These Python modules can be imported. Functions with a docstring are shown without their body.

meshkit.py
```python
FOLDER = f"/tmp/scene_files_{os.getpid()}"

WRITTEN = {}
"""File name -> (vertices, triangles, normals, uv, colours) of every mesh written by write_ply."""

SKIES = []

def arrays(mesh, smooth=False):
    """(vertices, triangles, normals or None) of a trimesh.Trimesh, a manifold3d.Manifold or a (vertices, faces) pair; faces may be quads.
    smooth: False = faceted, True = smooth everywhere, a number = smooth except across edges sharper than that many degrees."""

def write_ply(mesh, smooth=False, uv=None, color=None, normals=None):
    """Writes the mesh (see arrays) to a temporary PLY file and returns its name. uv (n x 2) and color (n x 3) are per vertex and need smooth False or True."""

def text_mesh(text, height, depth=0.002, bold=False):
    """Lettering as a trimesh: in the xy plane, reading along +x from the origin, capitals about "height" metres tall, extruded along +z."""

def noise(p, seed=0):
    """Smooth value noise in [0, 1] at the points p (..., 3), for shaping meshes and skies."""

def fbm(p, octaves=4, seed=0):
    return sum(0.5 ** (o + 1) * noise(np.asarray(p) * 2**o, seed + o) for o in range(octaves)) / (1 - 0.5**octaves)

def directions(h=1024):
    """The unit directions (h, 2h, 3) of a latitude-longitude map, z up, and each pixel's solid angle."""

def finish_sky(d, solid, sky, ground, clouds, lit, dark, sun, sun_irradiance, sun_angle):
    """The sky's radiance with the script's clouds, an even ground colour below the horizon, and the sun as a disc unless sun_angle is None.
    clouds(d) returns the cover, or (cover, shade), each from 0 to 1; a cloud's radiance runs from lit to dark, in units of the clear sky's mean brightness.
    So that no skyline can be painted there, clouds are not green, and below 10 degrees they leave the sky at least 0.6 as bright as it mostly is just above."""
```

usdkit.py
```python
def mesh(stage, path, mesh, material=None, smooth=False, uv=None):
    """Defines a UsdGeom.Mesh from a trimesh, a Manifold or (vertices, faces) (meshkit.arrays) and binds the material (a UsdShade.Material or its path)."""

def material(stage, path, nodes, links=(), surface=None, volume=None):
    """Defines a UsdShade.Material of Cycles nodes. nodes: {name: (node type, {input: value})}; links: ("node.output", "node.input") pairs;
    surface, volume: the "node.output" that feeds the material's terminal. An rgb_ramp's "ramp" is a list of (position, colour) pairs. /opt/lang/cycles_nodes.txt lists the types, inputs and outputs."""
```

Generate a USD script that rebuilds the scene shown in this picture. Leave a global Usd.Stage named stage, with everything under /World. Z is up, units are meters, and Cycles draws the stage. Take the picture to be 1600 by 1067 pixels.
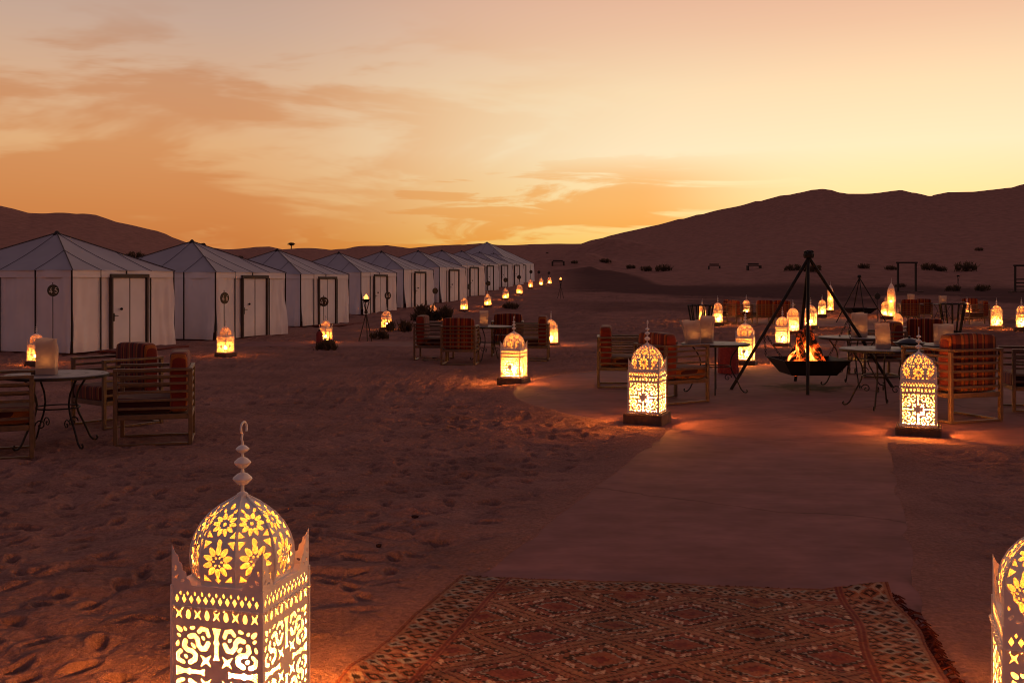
import math, random, re
import numpy as np
import shapely
import shapely.affinity as aff
import trimesh
import manifold3d
import usdkit, meshkit
from shapely.geometry import Polygon, LineString, Point, box as sbox
from shapely.ops import unary_union
from pxr import Usd, UsdGeom, UsdLux, UsdShade, Gf, Sdf, Vt

random.seed(7)
RNG = np.random.default_rng(7)
stage = Usd.Stage.CreateInMemory()
UsdGeom.SetStageUpAxis(stage, 'Z')
W = '/World'
UsdGeom.Xform.Define(stage, W)
EYE, FPX, HORIZON = 1.7, 1600.0, 440.0        # metres, focal length and horizon in photo pixels (1600 wide)

# ------------------------------------------------------------------ camera, sky, exposure
cam = UsdGeom.Camera.Define(stage, W + '/camera')
cam.CreateHorizontalApertureAttr(36.0)
cam.CreateFocalLengthAttr(36.0)
cam.CreateVerticalApertureOffsetAttr(-(533.5 - HORIZON) * 36 / 1600)
cam.CreateExposureAttr(0.0)
cam.AddTranslateOp().Set((0, 0, EYE))
cam.AddRotateXOp().Set(90)
SUN_AZ = math.radians(22.0)                     # the sun has just set behind the right-hand dune
SUN_EL = math.radians(0.3)
sx, sy = math.sin(SUN_AZ), math.cos(SUN_AZ)


def L(r, g, b):
    return tuple((c / 255 / 12.92) if c / 255 <= .04045 else ((c / 255 + .055) / 1.055) ** 2.4 for c in (r, g, b))


zs = [0, .03, .075, .125, .18, .235, .27, .36, .55, .8, 1]
sunward = [L(255, 190, 80), L(255, 210, 104), L(255, 231, 168), L(255, 239, 200), L(254, 227, 184), L(244, 199, 163), L(237, 185, 153), L(212, 166, 142), L(146, 118, 124), L(98, 82, 94), L(86, 74, 86)]
leftward = [L(206, 126, 68), L(224, 150, 86), L(230, 164, 104), L(234, 178, 124), L(226, 180, 142), L(208, 172, 150), L(200, 165, 146), L(176, 144, 134), L(124, 104, 112), L(92, 80, 92), L(86, 74, 86)]
behind = [L(94, 60, 54), L(104, 67, 62), L(114, 74, 70), L(118, 79, 76), L(118, 82, 82), L(114, 83, 86), L(112, 83, 88), L(106, 82, 90), L(96, 79, 90), L(90, 76, 88), L(86, 74, 86)]
sky_nodes = {
    's': ('sky_texture', {'sky_type': 'single_scattering', 'sun_disc': False, 'sun_elevation': SUN_EL, 'sun_rotation': SUN_AZ, 'aerosol_density': 2.5}),
    'sk': ('mix_color', {'blend_type': 'multiply', 'fac': 1.0, 'b': (.34, .32, .34), 'use_clamp': False}),
    'tc': ('texture_coordinate', {}),
    'sep': ('separate_xyz', {}),
    'sunv': ('vector_math', {'math_type': 'multiply', 'vector2': (1, 1, 0)}),
    'nrm': ('vector_math', {'math_type': 'normalize'}),
    'dot': ('vector_math', {'math_type': 'dot_product', 'vector2': (sx, sy, 0)}),
    'f1': ('map_range', {'range_type': 'smoothstep', 'from_min': .78, 'from_max': .985, 'clamp': True}),
    'f2': ('map_range', {'range_type': 'smoothstep', 'from_min': -.7, 'from_max': .72, 'clamp': True}),
    'r1': ('rgb_ramp', {'ramp': list(zip(zs, sunward))}),
    'r2': ('rgb_ramp', {'ramp': list(zip(zs, leftward))}),
    'r3': ('rgb_ramp', {'ramp': list(zip(zs, behind))}),
    'm1': ('mix_color', {}), 'm2': ('mix_color', {}),
    'm3': ('mix_color', {'fac': .14, 'use_clamp': False}),
    # clouds: long streaks low in the sky on the side away from the sun
    'map': ('mapping', {'scale': (5.5, 2.0, 38.0), 'rotation': (0, math.radians(5), 0), 'location': (.7, .3, .55)}),
    'n1': ('noise_texture', {'scale': 1.0, 'detail': 9.0, 'roughness': .56, 'distortion': .55}),
    'cl': ('map_range', {'range_type': 'smoothstep', 'from_min': .475, 'from_max': .565, 'clamp': True}),
    'map2': ('mapping', {'scale': (3.0, 1.0, 13.0), 'rotation': (0, math.radians(-14), 0), 'location': (1.1, 1.0, .9)}),
    'n2': ('noise_texture', {'scale': 1.0, 'detail': 6.0, 'roughness': .55, 'distortion': .4}),
    'cl2': ('map_range', {'range_type': 'smoothstep', 'from_min': .45, 'from_max': .545, 'clamp': True}),
    'azm': ('map_range', {'range_type': 'smoothstep', 'from_min': .985, 'from_max': .80, 'clamp': True}),
    'azw': ('map_range', {'range_type': 'smoothstep', 'from_min': .999, 'from_max': .965, 'clamp': True}),
    'elm': ('map_range', {'range_type': 'smoothstep', 'from_min': .135, 'from_max': .085, 'clamp': True}),
    'elb': ('map_range', {'range_type': 'smoothstep', 'from_min': .27, 'from_max': .19, 'clamp': True}),
    'c1': ('math', {'math_type': 'multiply'}), 'c1b': ('math', {'math_type': 'multiply'}),
    'c2': ('math', {'math_type': 'multiply'}), 'c2b': ('math', {'math_type': 'multiply'}),
    'cm': ('math', {'math_type': 'maximum'}), 'cs': ('math', {'math_type': 'multiply', 'value2': .82}),
    'cc': ('mix_color', {'blend_type': 'multiply', 'fac': 1.0, 'use_clamp': False}),
    'ct': ('mix_color', {'a': (.86, .63, .48), 'b': (.93, .56, .26)}),
    'out': ('mix_color', {'use_clamp': False}),
    'b': ('background_shader', {'strength': 1.0}),
}
# the ramps hold the colours of the afterglow as they are seen; the physical sky is mixed in
sky_links = [('s.color', 'sk.a'), ('tc.generated', 'sep.vector'), ('tc.generated', 'sunv.vector1'), ('sunv.vector', 'nrm.vector1'), ('nrm.vector', 'dot.vector1'),
             ('dot.value', 'f1.value'), ('dot.value', 'f2.value'), ('sep.z', 'r1.fac'), ('sep.z', 'r2.fac'), ('sep.z', 'r3.fac'),
             ('f1.result', 'm1.fac'), ('r2.color', 'm1.a'), ('r1.color', 'm1.b'), ('f2.result', 'm2.fac'), ('r3.color', 'm2.a'), ('m1.result', 'm2.b'),
             ('m2.result', 'm3.a'), ('sk.result', 'm3.b'),
             ('tc.generated', 'map.vector'), ('map.vector', 'n1.vector'), ('n1.fac', 'cl.value'), ('tc.generated', 'map2.vector'), ('map2.vector', 'n2.vector'), ('n2.fac', 'cl2.value'),
             ('dot.value', 'azm.value'), ('dot.value', 'azw.value'), ('sep.z', 'elm.value'), ('sep.z', 'elb.value'),
             ('cl.result', 'c1.value1'), ('azw.result', 'c1.value2'), ('c1.value', 'c1b.value1'), ('elm.result', 'c1b.value2'),
             ('cl2.result', 'c2.value1'), ('azm.result', 'c2.value2'), ('c2.value', 'c2b.value1'), ('elb.result', 'c2b.value2'),
             ('c1b.value', 'cm.value1'), ('c2b.value', 'cm.value2'), ('cm.value', 'cs.value1'), ('cs.value', 'out.fac'),
             ('f1.result', 'ct.fac'), ('ct.result', 'cc.b'), ('m3.result', 'cc.a'), ('m3.result', 'out.a'), ('cc.result', 'out.b'), ('out.result', 'b.color')]
sky_mat = usdkit.material(stage, W + '/Looks/sky', sky_nodes, sky_links, surface='b.background')
dome = UsdLux.DomeLight.Define(stage, W + '/sky')
UsdShade.MaterialBindingAPI.Apply(dome.GetPrim()).Bind(sky_mat)
dome.GetPrim().SetCustomDataByKey('kind', 'structure')

# ------------------------------------------------------------------ helpers
_names = {}


def numbered(parent, name):
    k = (parent, name)
    n = _names.get(k, 0)
    _names[k] = n + 1
    return f'{parent}/{name}' if n == 0 else f'{parent}/{name}_{n:03d}'


def meta(prim, label=None, cat=None, group=None, kind=None):
    for k, v in (('label', label), ('category', cat), ('group', group), ('kind', kind)):
        if v:
            prim.SetCustomDataByKey(k, v)
    return prim


def place(x, loc, rotz=0.0, scale=1.0):
    x.ClearXformOpOrder()
    x.AddTranslateOp().Set(Gf.Vec3d(*map(float, loc)))
    x.AddRotateZOp().Set(float(rotz))
    x.AddScaleOp().Set(Gf.Vec3f(float(scale), float(scale), float(scale)))


def thing(name, label, cat, loc=(0, 0, 0), rotz=0.0, group=None, scale=1.0, kind=None):
    x = UsdGeom.Xform.Define(stage, numbered(W, name))
    place(x, loc, rotz, scale)
    return meta(x.GetPrim(), label, cat, group, kind)


def part(parent, name, mesh, mat, smooth=False, label=None):
    p = str(parent.GetPath()) if hasattr(parent, 'GetPath') else parent
    m = usdkit.mesh(stage, numbered(p, name), mesh, mat, smooth=smooth)
    if label:
        m.GetPrim().SetCustomDataByKey('label', label)
    return m.GetPrim()


def copy_of(src, label, loc, rotz=0.0, scale=1.0, cat=None, group=None):
    name = re.sub(r'_\d{3}$', '', src.GetName())
    x = UsdGeom.Xform.Define(stage, numbered(W, name))
    x.GetPrim().GetReferences().AddInternalReference(src.GetPath())
    place(x, loc, rotz, scale)
    meta(x.GetPrim(), label, cat or src.GetCustomDataByKey('category'), group or src.GetCustomDataByKey('group'))
    x.GetPrim().SetInstanceable(True)
    return x.GetPrim()


def bx(x0, x1, y0, y1, z0, z1):
    m = trimesh.creation.box((x1 - x0, y1 - y0, z1 - z0))
    m.apply_translation(((x0 + x1) / 2, (y0 + y1) / 2, (z0 + z1) / 2))
    return m


def bevel_box(x0, x1, y0, y1, z0, z1, b):
    """A box with chamfered edges."""
    pts = []
    for X in (x0, x1):
        for Y in (y0, y1):
            for Z in (z0, z1):
                sxn, syn, szn = (1 if X == x0 else -1), (1 if Y == y0 else -1), (1 if Z == z0 else -1)
                pts += [(X + sxn * b, Y + syn * b, Z), (X + sxn * b, Y, Z + szn * b), (X, Y + syn * b, Z + szn * b)]
    return trimesh.convex.convex_hull(np.array(pts))


def cat(*ms):
    return trimesh.util.concatenate([m for m in ms])


def tube(pts, r, n=6, caps=True):
    """A tube along a polyline; r may be one radius or one for each point."""
    P = np.asarray(pts, float)
    r = np.broadcast_to(np.asarray(r, float), len(P))
    T = np.gradient(P, axis=0)
    T /= np.maximum(np.linalg.norm(T, axis=1, keepdims=True), 1e-9)
    up = np.array([0, 0, 1.0]) if abs(T[0, 2]) < .9 else np.array([1.0, 0, 0])
    N = np.cross(T[0], up)
    N /= np.linalg.norm(N)
    V = []
    for i in range(len(P)):
        N = N - T[i] * (N @ T[i])
        N /= max(np.linalg.norm(N), 1e-9)
        B = np.cross(T[i], N)
        a = np.arange(n) * 2 * math.pi / n
        V.append(P[i] + r[i] * (np.cos(a)[:, None] * N + np.sin(a)[:, None] * B))
    V = np.vstack(V)
    F = []
    for i in range(len(P) - 1):
        for k in range(n):
            a, b = i * n + k, i * n + (k + 1) % n
            F += [(a, b, b + n), (a, b + n, a + n)]
    if caps:
        c0, c1 = len(V), len(V) + 1
        V = np.vstack([V, P[0], P[-1]])
        o = (len(P) - 1) * n
        for k in range(n):
            F += [(c0, (k + 1) % n, k), (c1, o + k, o + (k + 1) % n)]
    m = trimesh.Trimesh(V, np.array(F), process=False)
    m.fix_normals()
    return m


def lathe(profile, n=16, phase=0.0):
    P = np.asarray(profile, float)
    a = phase + np.arange(n) * 2 * math.pi / n
    V = np.concatenate([np.stack([r * np.cos(a), r * np.sin(a), np.full(n, z)], 1) for r, z in P])
    F = []
    for i in range(len(P) - 1):
        for k in range(n):
            p, q = i * n + k, i * n + (k + 1) % n
            F += [(p, q, q + n), (p, q + n, p + n)]
    return trimesh.Trimesh(V, np.array(F), process=False)


def sheet(P, flip=False):
    """A grid of points (n, m, 3) as a surface."""
    n, m = P.shape[:2]
    i = np.arange(n * m).reshape(n, m)
    a, b, c, d = i[:-1, :-1].ravel(), i[1:, :-1].ravel(), i[1:, 1:].ravel(), i[:-1, 1:].ravel()
    F = np.vstack([np.stack([a, b, c], 1), np.stack([a, c, d], 1)])
    return trimesh.Trimesh(P.reshape(-1, 3), F[:, ::-1] if flip else F, process=False)


def sstep(x, a=0.0, b=1.0):
    t = np.clip((np.asarray(x, float) - a) / (b - a), 0, 1)
    return t * t * (3 - 2 * t)


def polys(g):
    return [p for p in getattr(g, 'geoms', [g]) if p.geom_type == 'Polygon' and p.area > 1e-9]


def extrude(g, h):
    return cat(*[trimesh.creation.extrude_polygon(p, h, engine='earcut') for p in polys(g)])


def cushion(x0, x1, y0, y1, z0, z1, puff=.035, n=9, e=3.2, seed=0):
    """A soft padded block: a superellipsoid-like box with a slightly uneven, swollen surface."""
    m = trimesh.creation.box((2, 2, 2))
    for _ in range(3):
        m = m.subdivide()
    v = np.array(m.vertices)
    k = (np.abs(v) ** 11).sum(1) ** (1 / 11)
    v = v / np.maximum(k, 1e-9)[:, None]
    h = np.array([x1 - x0, y1 - y0, z1 - z0]) / 2
    c = np.array([x0 + x1, y0 + y1, z0 + z1]) / 2
    sw = 1 + puff * (1 - (np.abs(v) ** 2).min(1))[:, None] * .6
    p = c + v * h * sw
    p = p + (meshkit.fbm(p * 6 + seed, 2, seed)[:, None] - .5) * .02
    return trimesh.Trimesh(p, m.faces, process=False)


# ------------------------------------------------------------------ materials
def mat(name, nodes, links=(), surface='p.BSDF'):
    return usdkit.material(stage, W + '/Looks/' + name, nodes, links, surface=surface)


def plain(name, col, rough=.6, metal=0.0, spec=.4, scale=0, var=.25, bump=0.0, bscale=None, coord='object'):
    nodes = {'p': ('principled_bsdf', {'base_color': col, 'roughness': rough, 'metallic': metal, 'specular_ior_level': spec})}
    links = []
    if scale:
        lo, hi = tuple(c * (1 - var) for c in col), tuple(min(1, c * (1 + var)) for c in col)
        nodes |= {'tc': ('texture_coordinate', {}), 'n': ('noise_texture', {'scale': scale, 'detail': 5.0, 'roughness': .62}), 'r': ('rgb_ramp', {'ramp': [(.3, lo), (.7, hi)]})}
        links += [(f'tc.{coord}', 'n.vector'), ('n.fac', 'r.fac'), ('r.color', 'p.base_color')]
        if bump:
            nodes |= {'n2': ('noise_texture', {'scale': bscale or scale * 3, 'detail': 4.0}), 'b': ('bump', {'strength': bump, 'distance': .01})}
            links += [(f'tc.{coord}', 'n2.vector'), ('n2.fac', 'b.height'), ('b.normal', 'p.normal')]
    return mat(name, nodes, links)


SAND = mat('sand', {
    'g': ('geometry', {}), 'a': ('attribute', {'attribute': 'gravel'}),
    'n1': ('noise_texture', {'scale': .9, 'detail': 6.0, 'roughness': .6}), 'r1': ('rgb_ramp', {'ramp': [(.3, (.265, .137, .107)), (.7, (.40, .203, .158))]}),
    'n2': ('noise_texture', {'scale': 34.0, 'detail': 5.0, 'roughness': .7}), 'r2': ('rgb_ramp', {'ramp': [(.3, (.68, .68, .68)), (.72, (1.22, 1.22, 1.22))]}),
    'm': ('mix_color', {'blend_type': 'multiply', 'fac': 1.0, 'use_clamp': False}),
    'mg': ('mix_color', {'b': (.088, .050, .045)}),
    'n3': ('noise_texture', {'scale': 14.0, 'detail': 6.0, 'roughness': .65, 'distortion': .3}), 'n4': ('noise_texture', {'scale': 120.0, 'detail': 3.0}),
    'b': ('bump', {'strength': 1.0, 'distance': .035}), 'b2': ('bump', {'strength': .8, 'distance': .006}),
    'p': ('principled_bsdf', {'roughness': 1.0, 'specular_ior_level': 0.0, 'diffuse_roughness': .5})},
    [('g.position', 'n1.vector'), ('n1.fac', 'r1.fac'), ('g.position', 'n2.vector'), ('n2.fac', 'r2.fac'), ('r1.color', 'm.a'), ('r2.color', 'm.b'), ('m.result', 'mg.a'), ('a.fac', 'mg.fac'), ('mg.result', 'p.base_color'),
     ('g.position', 'n3.vector'), ('n3.fac', 'b.height'), ('g.position', 'n4.vector'), ('n4.fac', 'b2.height'), ('b.normal', 'b2.normal'), ('b2.normal', 'p.normal')])
CONCRETE = mat('concrete', {
    'g': ('geometry', {}), 'n1': ('noise_texture', {'scale': 1.3, 'detail': 7.0, 'roughness': .65}), 'r1': ('rgb_ramp', {'ramp': [(.28, (.165, .072, .072)), (.72, (.265, .116, .116))]}),
    'mp': ('mapping', {'scale': (1.4, 3.4, 1.0), 'rotation': (0, 0, .33)}), 'n2': ('noise_texture', {'scale': 1.6, 'detail': 6.0, 'roughness': .7}), 'r2': ('rgb_ramp', {'ramp': [(.3, (.82, .80, .78)), (.7, (1.14, 1.12, 1.10))]}),
    'm': ('mix_color', {'blend_type': 'multiply', 'fac': 1.0, 'use_clamp': False}),
    'dn': ('noise_texture', {'scale': 1.1, 'detail': 5.0}), 'dm': ('mix_vector', {'fac': .35}),
    'v': ('voronoi_texture', {'feature': 'distance_to_edge', 'scale': .42}), 'vr': ('rgb_ramp', {'ramp': [(0, (.5, .48, .46)), (.0028, (.7, .7, .7)), (.0045, (1, 1, 1))]}),
    'm2': ('mix_color', {'blend_type': 'multiply', 'fac': .8, 'use_clamp': False}),
    'n3': ('noise_texture', {'scale': 45.0, 'detail': 6.0, 'roughness': .7}), 'b': ('bump', {'strength': .35, 'distance': .006}),
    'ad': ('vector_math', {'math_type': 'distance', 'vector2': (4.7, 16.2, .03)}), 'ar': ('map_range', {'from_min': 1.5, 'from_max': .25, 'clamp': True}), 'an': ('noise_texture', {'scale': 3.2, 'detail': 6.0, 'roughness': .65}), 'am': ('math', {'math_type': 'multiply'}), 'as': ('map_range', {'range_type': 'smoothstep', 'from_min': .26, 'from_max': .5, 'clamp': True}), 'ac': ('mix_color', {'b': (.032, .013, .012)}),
    'p': ('principled_bsdf', {'roughness': .95, 'specular_ior_level': .04})},
    [('g.position', 'n1.vector'), ('n1.fac', 'r1.fac'), ('g.position', 'mp.vector'), ('mp.vector', 'n2.vector'), ('n2.fac', 'r2.fac'), ('r1.color', 'm.a'), ('r2.color', 'm.b'),
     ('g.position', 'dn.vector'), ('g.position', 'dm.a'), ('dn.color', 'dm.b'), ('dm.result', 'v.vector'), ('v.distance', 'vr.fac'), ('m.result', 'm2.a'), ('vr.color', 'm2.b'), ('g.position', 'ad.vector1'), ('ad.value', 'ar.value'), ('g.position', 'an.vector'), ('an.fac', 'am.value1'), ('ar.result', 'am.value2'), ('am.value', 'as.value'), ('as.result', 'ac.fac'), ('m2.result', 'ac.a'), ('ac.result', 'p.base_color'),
     ('g.position', 'n3.vector'), ('n3.fac', 'b.height'), ('b.normal', 'p.normal')])


def canvas_mat(name, c):
    return mat(name, {
        'tc': ('texture_coordinate', {}), 'oi': ('object_info', {}), 'n': ('noise_texture', {'scale': 1.1, 'detail': 6.0, 'roughness': .6}), 'r': ('rgb_ramp', {'ramp': [(.3, tuple(x * .86 for x in c)), (.7, c)]}),
        'sep': ('separate_xyz', {}), 'zr': ('map_range', {'from_min': 0.0, 'from_max': .35, 'to_min': .35, 'to_max': 0, 'clamp': True}), 'n2': ('noise_texture', {'scale': 5.0, 'detail': 4.0}), 'mu': ('math', {'math_type': 'multiply'}),
        'd': ('mix_color', {'b': (.36, .22, .16)}), 'w': ('noise_texture', {'scale': 260.0, 'detail': 2.0}), 'bp': ('bump', {'strength': .25, 'distance': .003}),
        'p': ('principled_bsdf', {'roughness': .85, 'specular_ior_level': .2}), 't': ('translucent_bsdf', {}), 'mx': ('mix_closure', {'fac': .03})},
        [('tc.object', 'n.vector'), ('n.fac', 'r.fac'), ('tc.object', 'sep.vector'), ('sep.z', 'zr.value'), ('tc.object', 'n2.vector'), ('zr.result', 'mu.value1'), ('n2.fac', 'mu.value2'), ('mu.value', 'd.fac'), ('r.color', 'd.a'),
         ('d.result', 'p.base_color'), ('d.result', 't.color'), ('tc.object', 'w.vector'), ('w.fac', 'bp.height'), ('bp.normal', 'p.normal'), ('p.BSDF', 'mx.closure1'), ('t.BSDF', 'mx.closure2')], surface='mx.closure')


CANVAS = canvas_mat('canvas', (.86, .82, .84))
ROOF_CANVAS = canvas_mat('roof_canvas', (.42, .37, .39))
DARK_STRAP = plain('dark_strap', (.022, .015, .014), .75)
SEAM = plain('seam_tape', (.075, .052, .05), .8)
DOOR_FRAME = plain('door_frame', (.055, .036, .03), .6, scale=4)
BLACK_IRON = plain('black_iron', (.018, .014, .013), .55, metal=.6, scale=20)
LANTERN_METAL = mat('lantern_metal', {
    'tc': ('texture_coordinate', {}), 'n': ('noise_texture', {'scale': 7.0, 'detail': 6.0, 'roughness': .7}), 'r': ('rgb_ramp', {'ramp': [(.28, (.42, .27, .19)), (.38, (.80, .72, .65)), (.7, (.90, .84, .77))]}),
    'n2': ('noise_texture', {'scale': 60.0, 'detail': 3.0}), 'b': ('bump', {'strength': .2, 'distance': .002}), 'p': ('principled_bsdf', {'roughness': .55, 'specular_ior_level': .4})},
    [('tc.object', 'n.vector'), ('n.fac', 'r.fac'), ('r.color', 'p.base_color'), ('tc.object', 'n2.vector'), ('n2.fac', 'b.height'), ('b.normal', 'p.normal')])
LINER = mat('lantern_liner', {
    't': ('translucent_bsdf', {'color': (.25, .185, .10)}), 'd': ('diffuse_bsdf', {'color': (.30, .24, .17)}), 'c': ('transparent_bsdf', {'color': (.92, .70, .42)}),
    'm': ('mix_closure', {'fac': .3}), 'm2': ('mix_closure', {'fac': .50})},
    [('t.BSDF', 'm.closure1'), ('d.BSDF', 'm.closure2'), ('m.closure', 'm2.closure1'), ('c.BSDF', 'm2.closure2')], surface='m2.closure')
DOME_LINER = mat('lantern_dome_liner', {
    't': ('translucent_bsdf', {'color': (.26, .165, .075)}), 'd': ('diffuse_bsdf', {'color': (.28, .18, .09)}), 'c': ('transparent_bsdf', {'color': (.85, .60, .30)}),
    'm': ('mix_closure', {'fac': .3}), 'm2': ('mix_closure', {'fac': .35})},
    [('t.BSDF', 'm.closure1'), ('d.BSDF', 'm.closure2'), ('m.closure', 'm2.closure1'), ('c.BSDF', 'm2.closure2')], surface='m2.closure')
BULB = mat('lantern_bulb', {'e': ('emission', {'color': (1.0, .43, .105), 'strength': 5200.0})}, surface='e.emission')
BULB_DIM = mat('lantern_bulb_dim', {'e': ('emission', {'color': (1.0, .40, .085), 'strength': 2300.0})}, surface='e.emission')
PLINTH = plain('plinth_stone', (.10, .055, .04), .85, scale=9, var=.4, bump=.4)
WOOD = plain('chair_frame', (.105, .053, .031), .45, scale=14, var=.3, spec=.5)
IRON_RIM = plain('table_iron', (.03, .024, .022), .5, metal=.5, scale=15)
MOSAIC = mat('table_mosaic', {
    'tc': ('texture_coordinate', {}), 'ln': ('vector_math', {'math_type': 'length'}), 'mp': ('mapping', {'scale': (1, 1, 0)}),
    'rg': ('rgb_ramp', {'interpolate': False, 'ramp': [(0, (.20, .17, .18)), (.10, (.10, .085, .09)), (.14, (.22, .185, .19)), (.27, (.13, .105, .11)), (.31, (.23, .195, .20)), (.43, (.11, .09, .095)), (.46, (.20, .17, .17))]}),
    'v': ('voronoi_texture', {'feature': 'f1', 'scale': 55.0}), 'h': ('rgb_to_bw', {}), 'hr': ('map_range', {'to_min': .7, 'to_max': 1.2}), 'm': ('mix_color', {'blend_type': 'multiply', 'fac': 1.0, 'use_clamp': False}), 'cx': ('combine_xyz', {}),
    'p': ('principled_bsdf', {'roughness': .5, 'specular_ior_level': .25})},
    [('tc.object', 'mp.vector'), ('mp.vector', 'ln.vector1'), ('ln.value', 'rg.fac'), ('tc.object', 'v.vector'), ('v.color', 'h.color'), ('h.val', 'hr.value'), ('hr.result', 'cx.x'), ('hr.result', 'cx.y'), ('hr.result', 'cx.z'), ('rg.color', 'm.a'), ('cx.vector', 'm.b'), ('m.result', 'p.base_color')])
_st = [(.10, .012, .010), (.23, .035, .014), (.06, .010, .010), (.30, .085, .018), (.16, .02, .012), (.05, .012, .01), (.26, .05, .015), (.34, .17, .06), (.14, .016, .012), (.045, .012, .012), (.22, .03, .014), (.10, .03, .014), (.28, .07, .016), (.08, .01, .01)]
_w = [0.0, .07, .15, .19, .24, .36, .41, .49, .52, .62, .68, .78, .83, .90]


def fabric(name, off, gain=1.0):
    return mat(name, {
        'tc': ('texture_coordinate', {}), 'sep': ('separate_xyz', {}), 'mr': ('math', {'math_type': 'multiply_add', 'value2': 2.3, 'value3': off}), 'fr': ('math', {'math_type': 'fraction'}),
        'r': ('rgb_ramp', {'interpolate': False, 'ramp': [(a, tuple(min(1, x * gain) for x in c)) for a, c in zip(_w, _st)]}),
        'n': ('noise_texture', {'scale': 180.0, 'detail': 3.0}), 'nr': ('rgb_ramp', {'ramp': [(.3, (.7, .7, .7)), (.7, (1.2, 1.2, 1.2))]}), 'm': ('mix_color', {'blend_type': 'multiply', 'fac': 1.0, 'use_clamp': False}),
        'b': ('bump', {'strength': .4, 'distance': .004}), 'p': ('principled_bsdf', {'roughness': .9, 'specular_ior_level': .15, 'sheen_weight': .15})},
        [('tc.object', 'sep.vector'), ('sep.y', 'mr.value1'), ('mr.value', 'fr.value1'), ('fr.value', 'r.fac'), ('tc.object', 'n.vector'), ('n.fac', 'nr.fac'), ('r.color', 'm.a'), ('nr.color', 'm.b'), ('m.result', 'p.base_color'), ('n.fac', 'b.height'), ('b.normal', 'p.normal')])


FABRIC = fabric('striped_fabric', .5)
FABRIC_SEAT = fabric('striped_fabric_seat', .93, .8)
PAPER = mat('bag_paper', {
    'tc': ('texture_coordinate', {}), 'n': ('noise_texture', {'scale': 9.0, 'detail': 5.0}), 'r': ('rgb_ramp', {'ramp': [(.3, (.50, .36, .29)), (.7, (.62, .46, .38))]}), 'b': ('bump', {'strength': .5, 'distance': .01}),
    'd': ('diffuse_bsdf', {}), 't': ('translucent_bsdf', {}), 'm': ('mix_closure', {'fac': .42})},
    [('tc.object', 'n.vector'), ('n.fac', 'r.fac'), ('r.color', 'd.color'), ('r.color', 't.color'), ('n.fac', 'b.height'), ('b.normal', 'd.normal'), ('d.BSDF', 'm.closure1'), ('t.BSDF', 'm.closure2')], surface='m.closure')
CANDLE = mat('candle_flame', {'e': ('emission', {'color': (1.0, .42, .10), 'strength': 26.0})}, surface='e.emission')
WAX = plain('wax', (.75, .62, .45), .5)
SIGN_BLACK = plain('sign_black', (.012, .010, .010), .35, spec=.5)
SIGN_WHITE = plain('sign_white', (.62, .56, .52), .6)
RED_MAT = plain('red_mat', (.14, .03, .025), .95, scale=30, bump=.4)
RED_CLOTH = plain('red_cloth', (.22, .03, .03), .9, scale=25, bump=.3)
LEAF = mat('shrub_leaf', {'oi': ('object_info', {}), 'g': ('geometry', {}), 'r': ('rgb_ramp', {'ramp': [(0, (.08, .052, .033)), (1, (.16, .105, .064))]}), 'd': ('diffuse_bsdf', {}), 't': ('translucent_bsdf', {}), 'm': ('mix_closure', {'fac': .25})},
           [('g.random_per_island', 'r.fac'), ('r.color', 'd.color'), ('r.color', 't.color'), ('d.BSDF', 'm.closure1'), ('t.BSDF', 'm.closure2')], surface='m.closure')
TWIG = plain('twig', (.05, .033, .022), .9)
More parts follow.
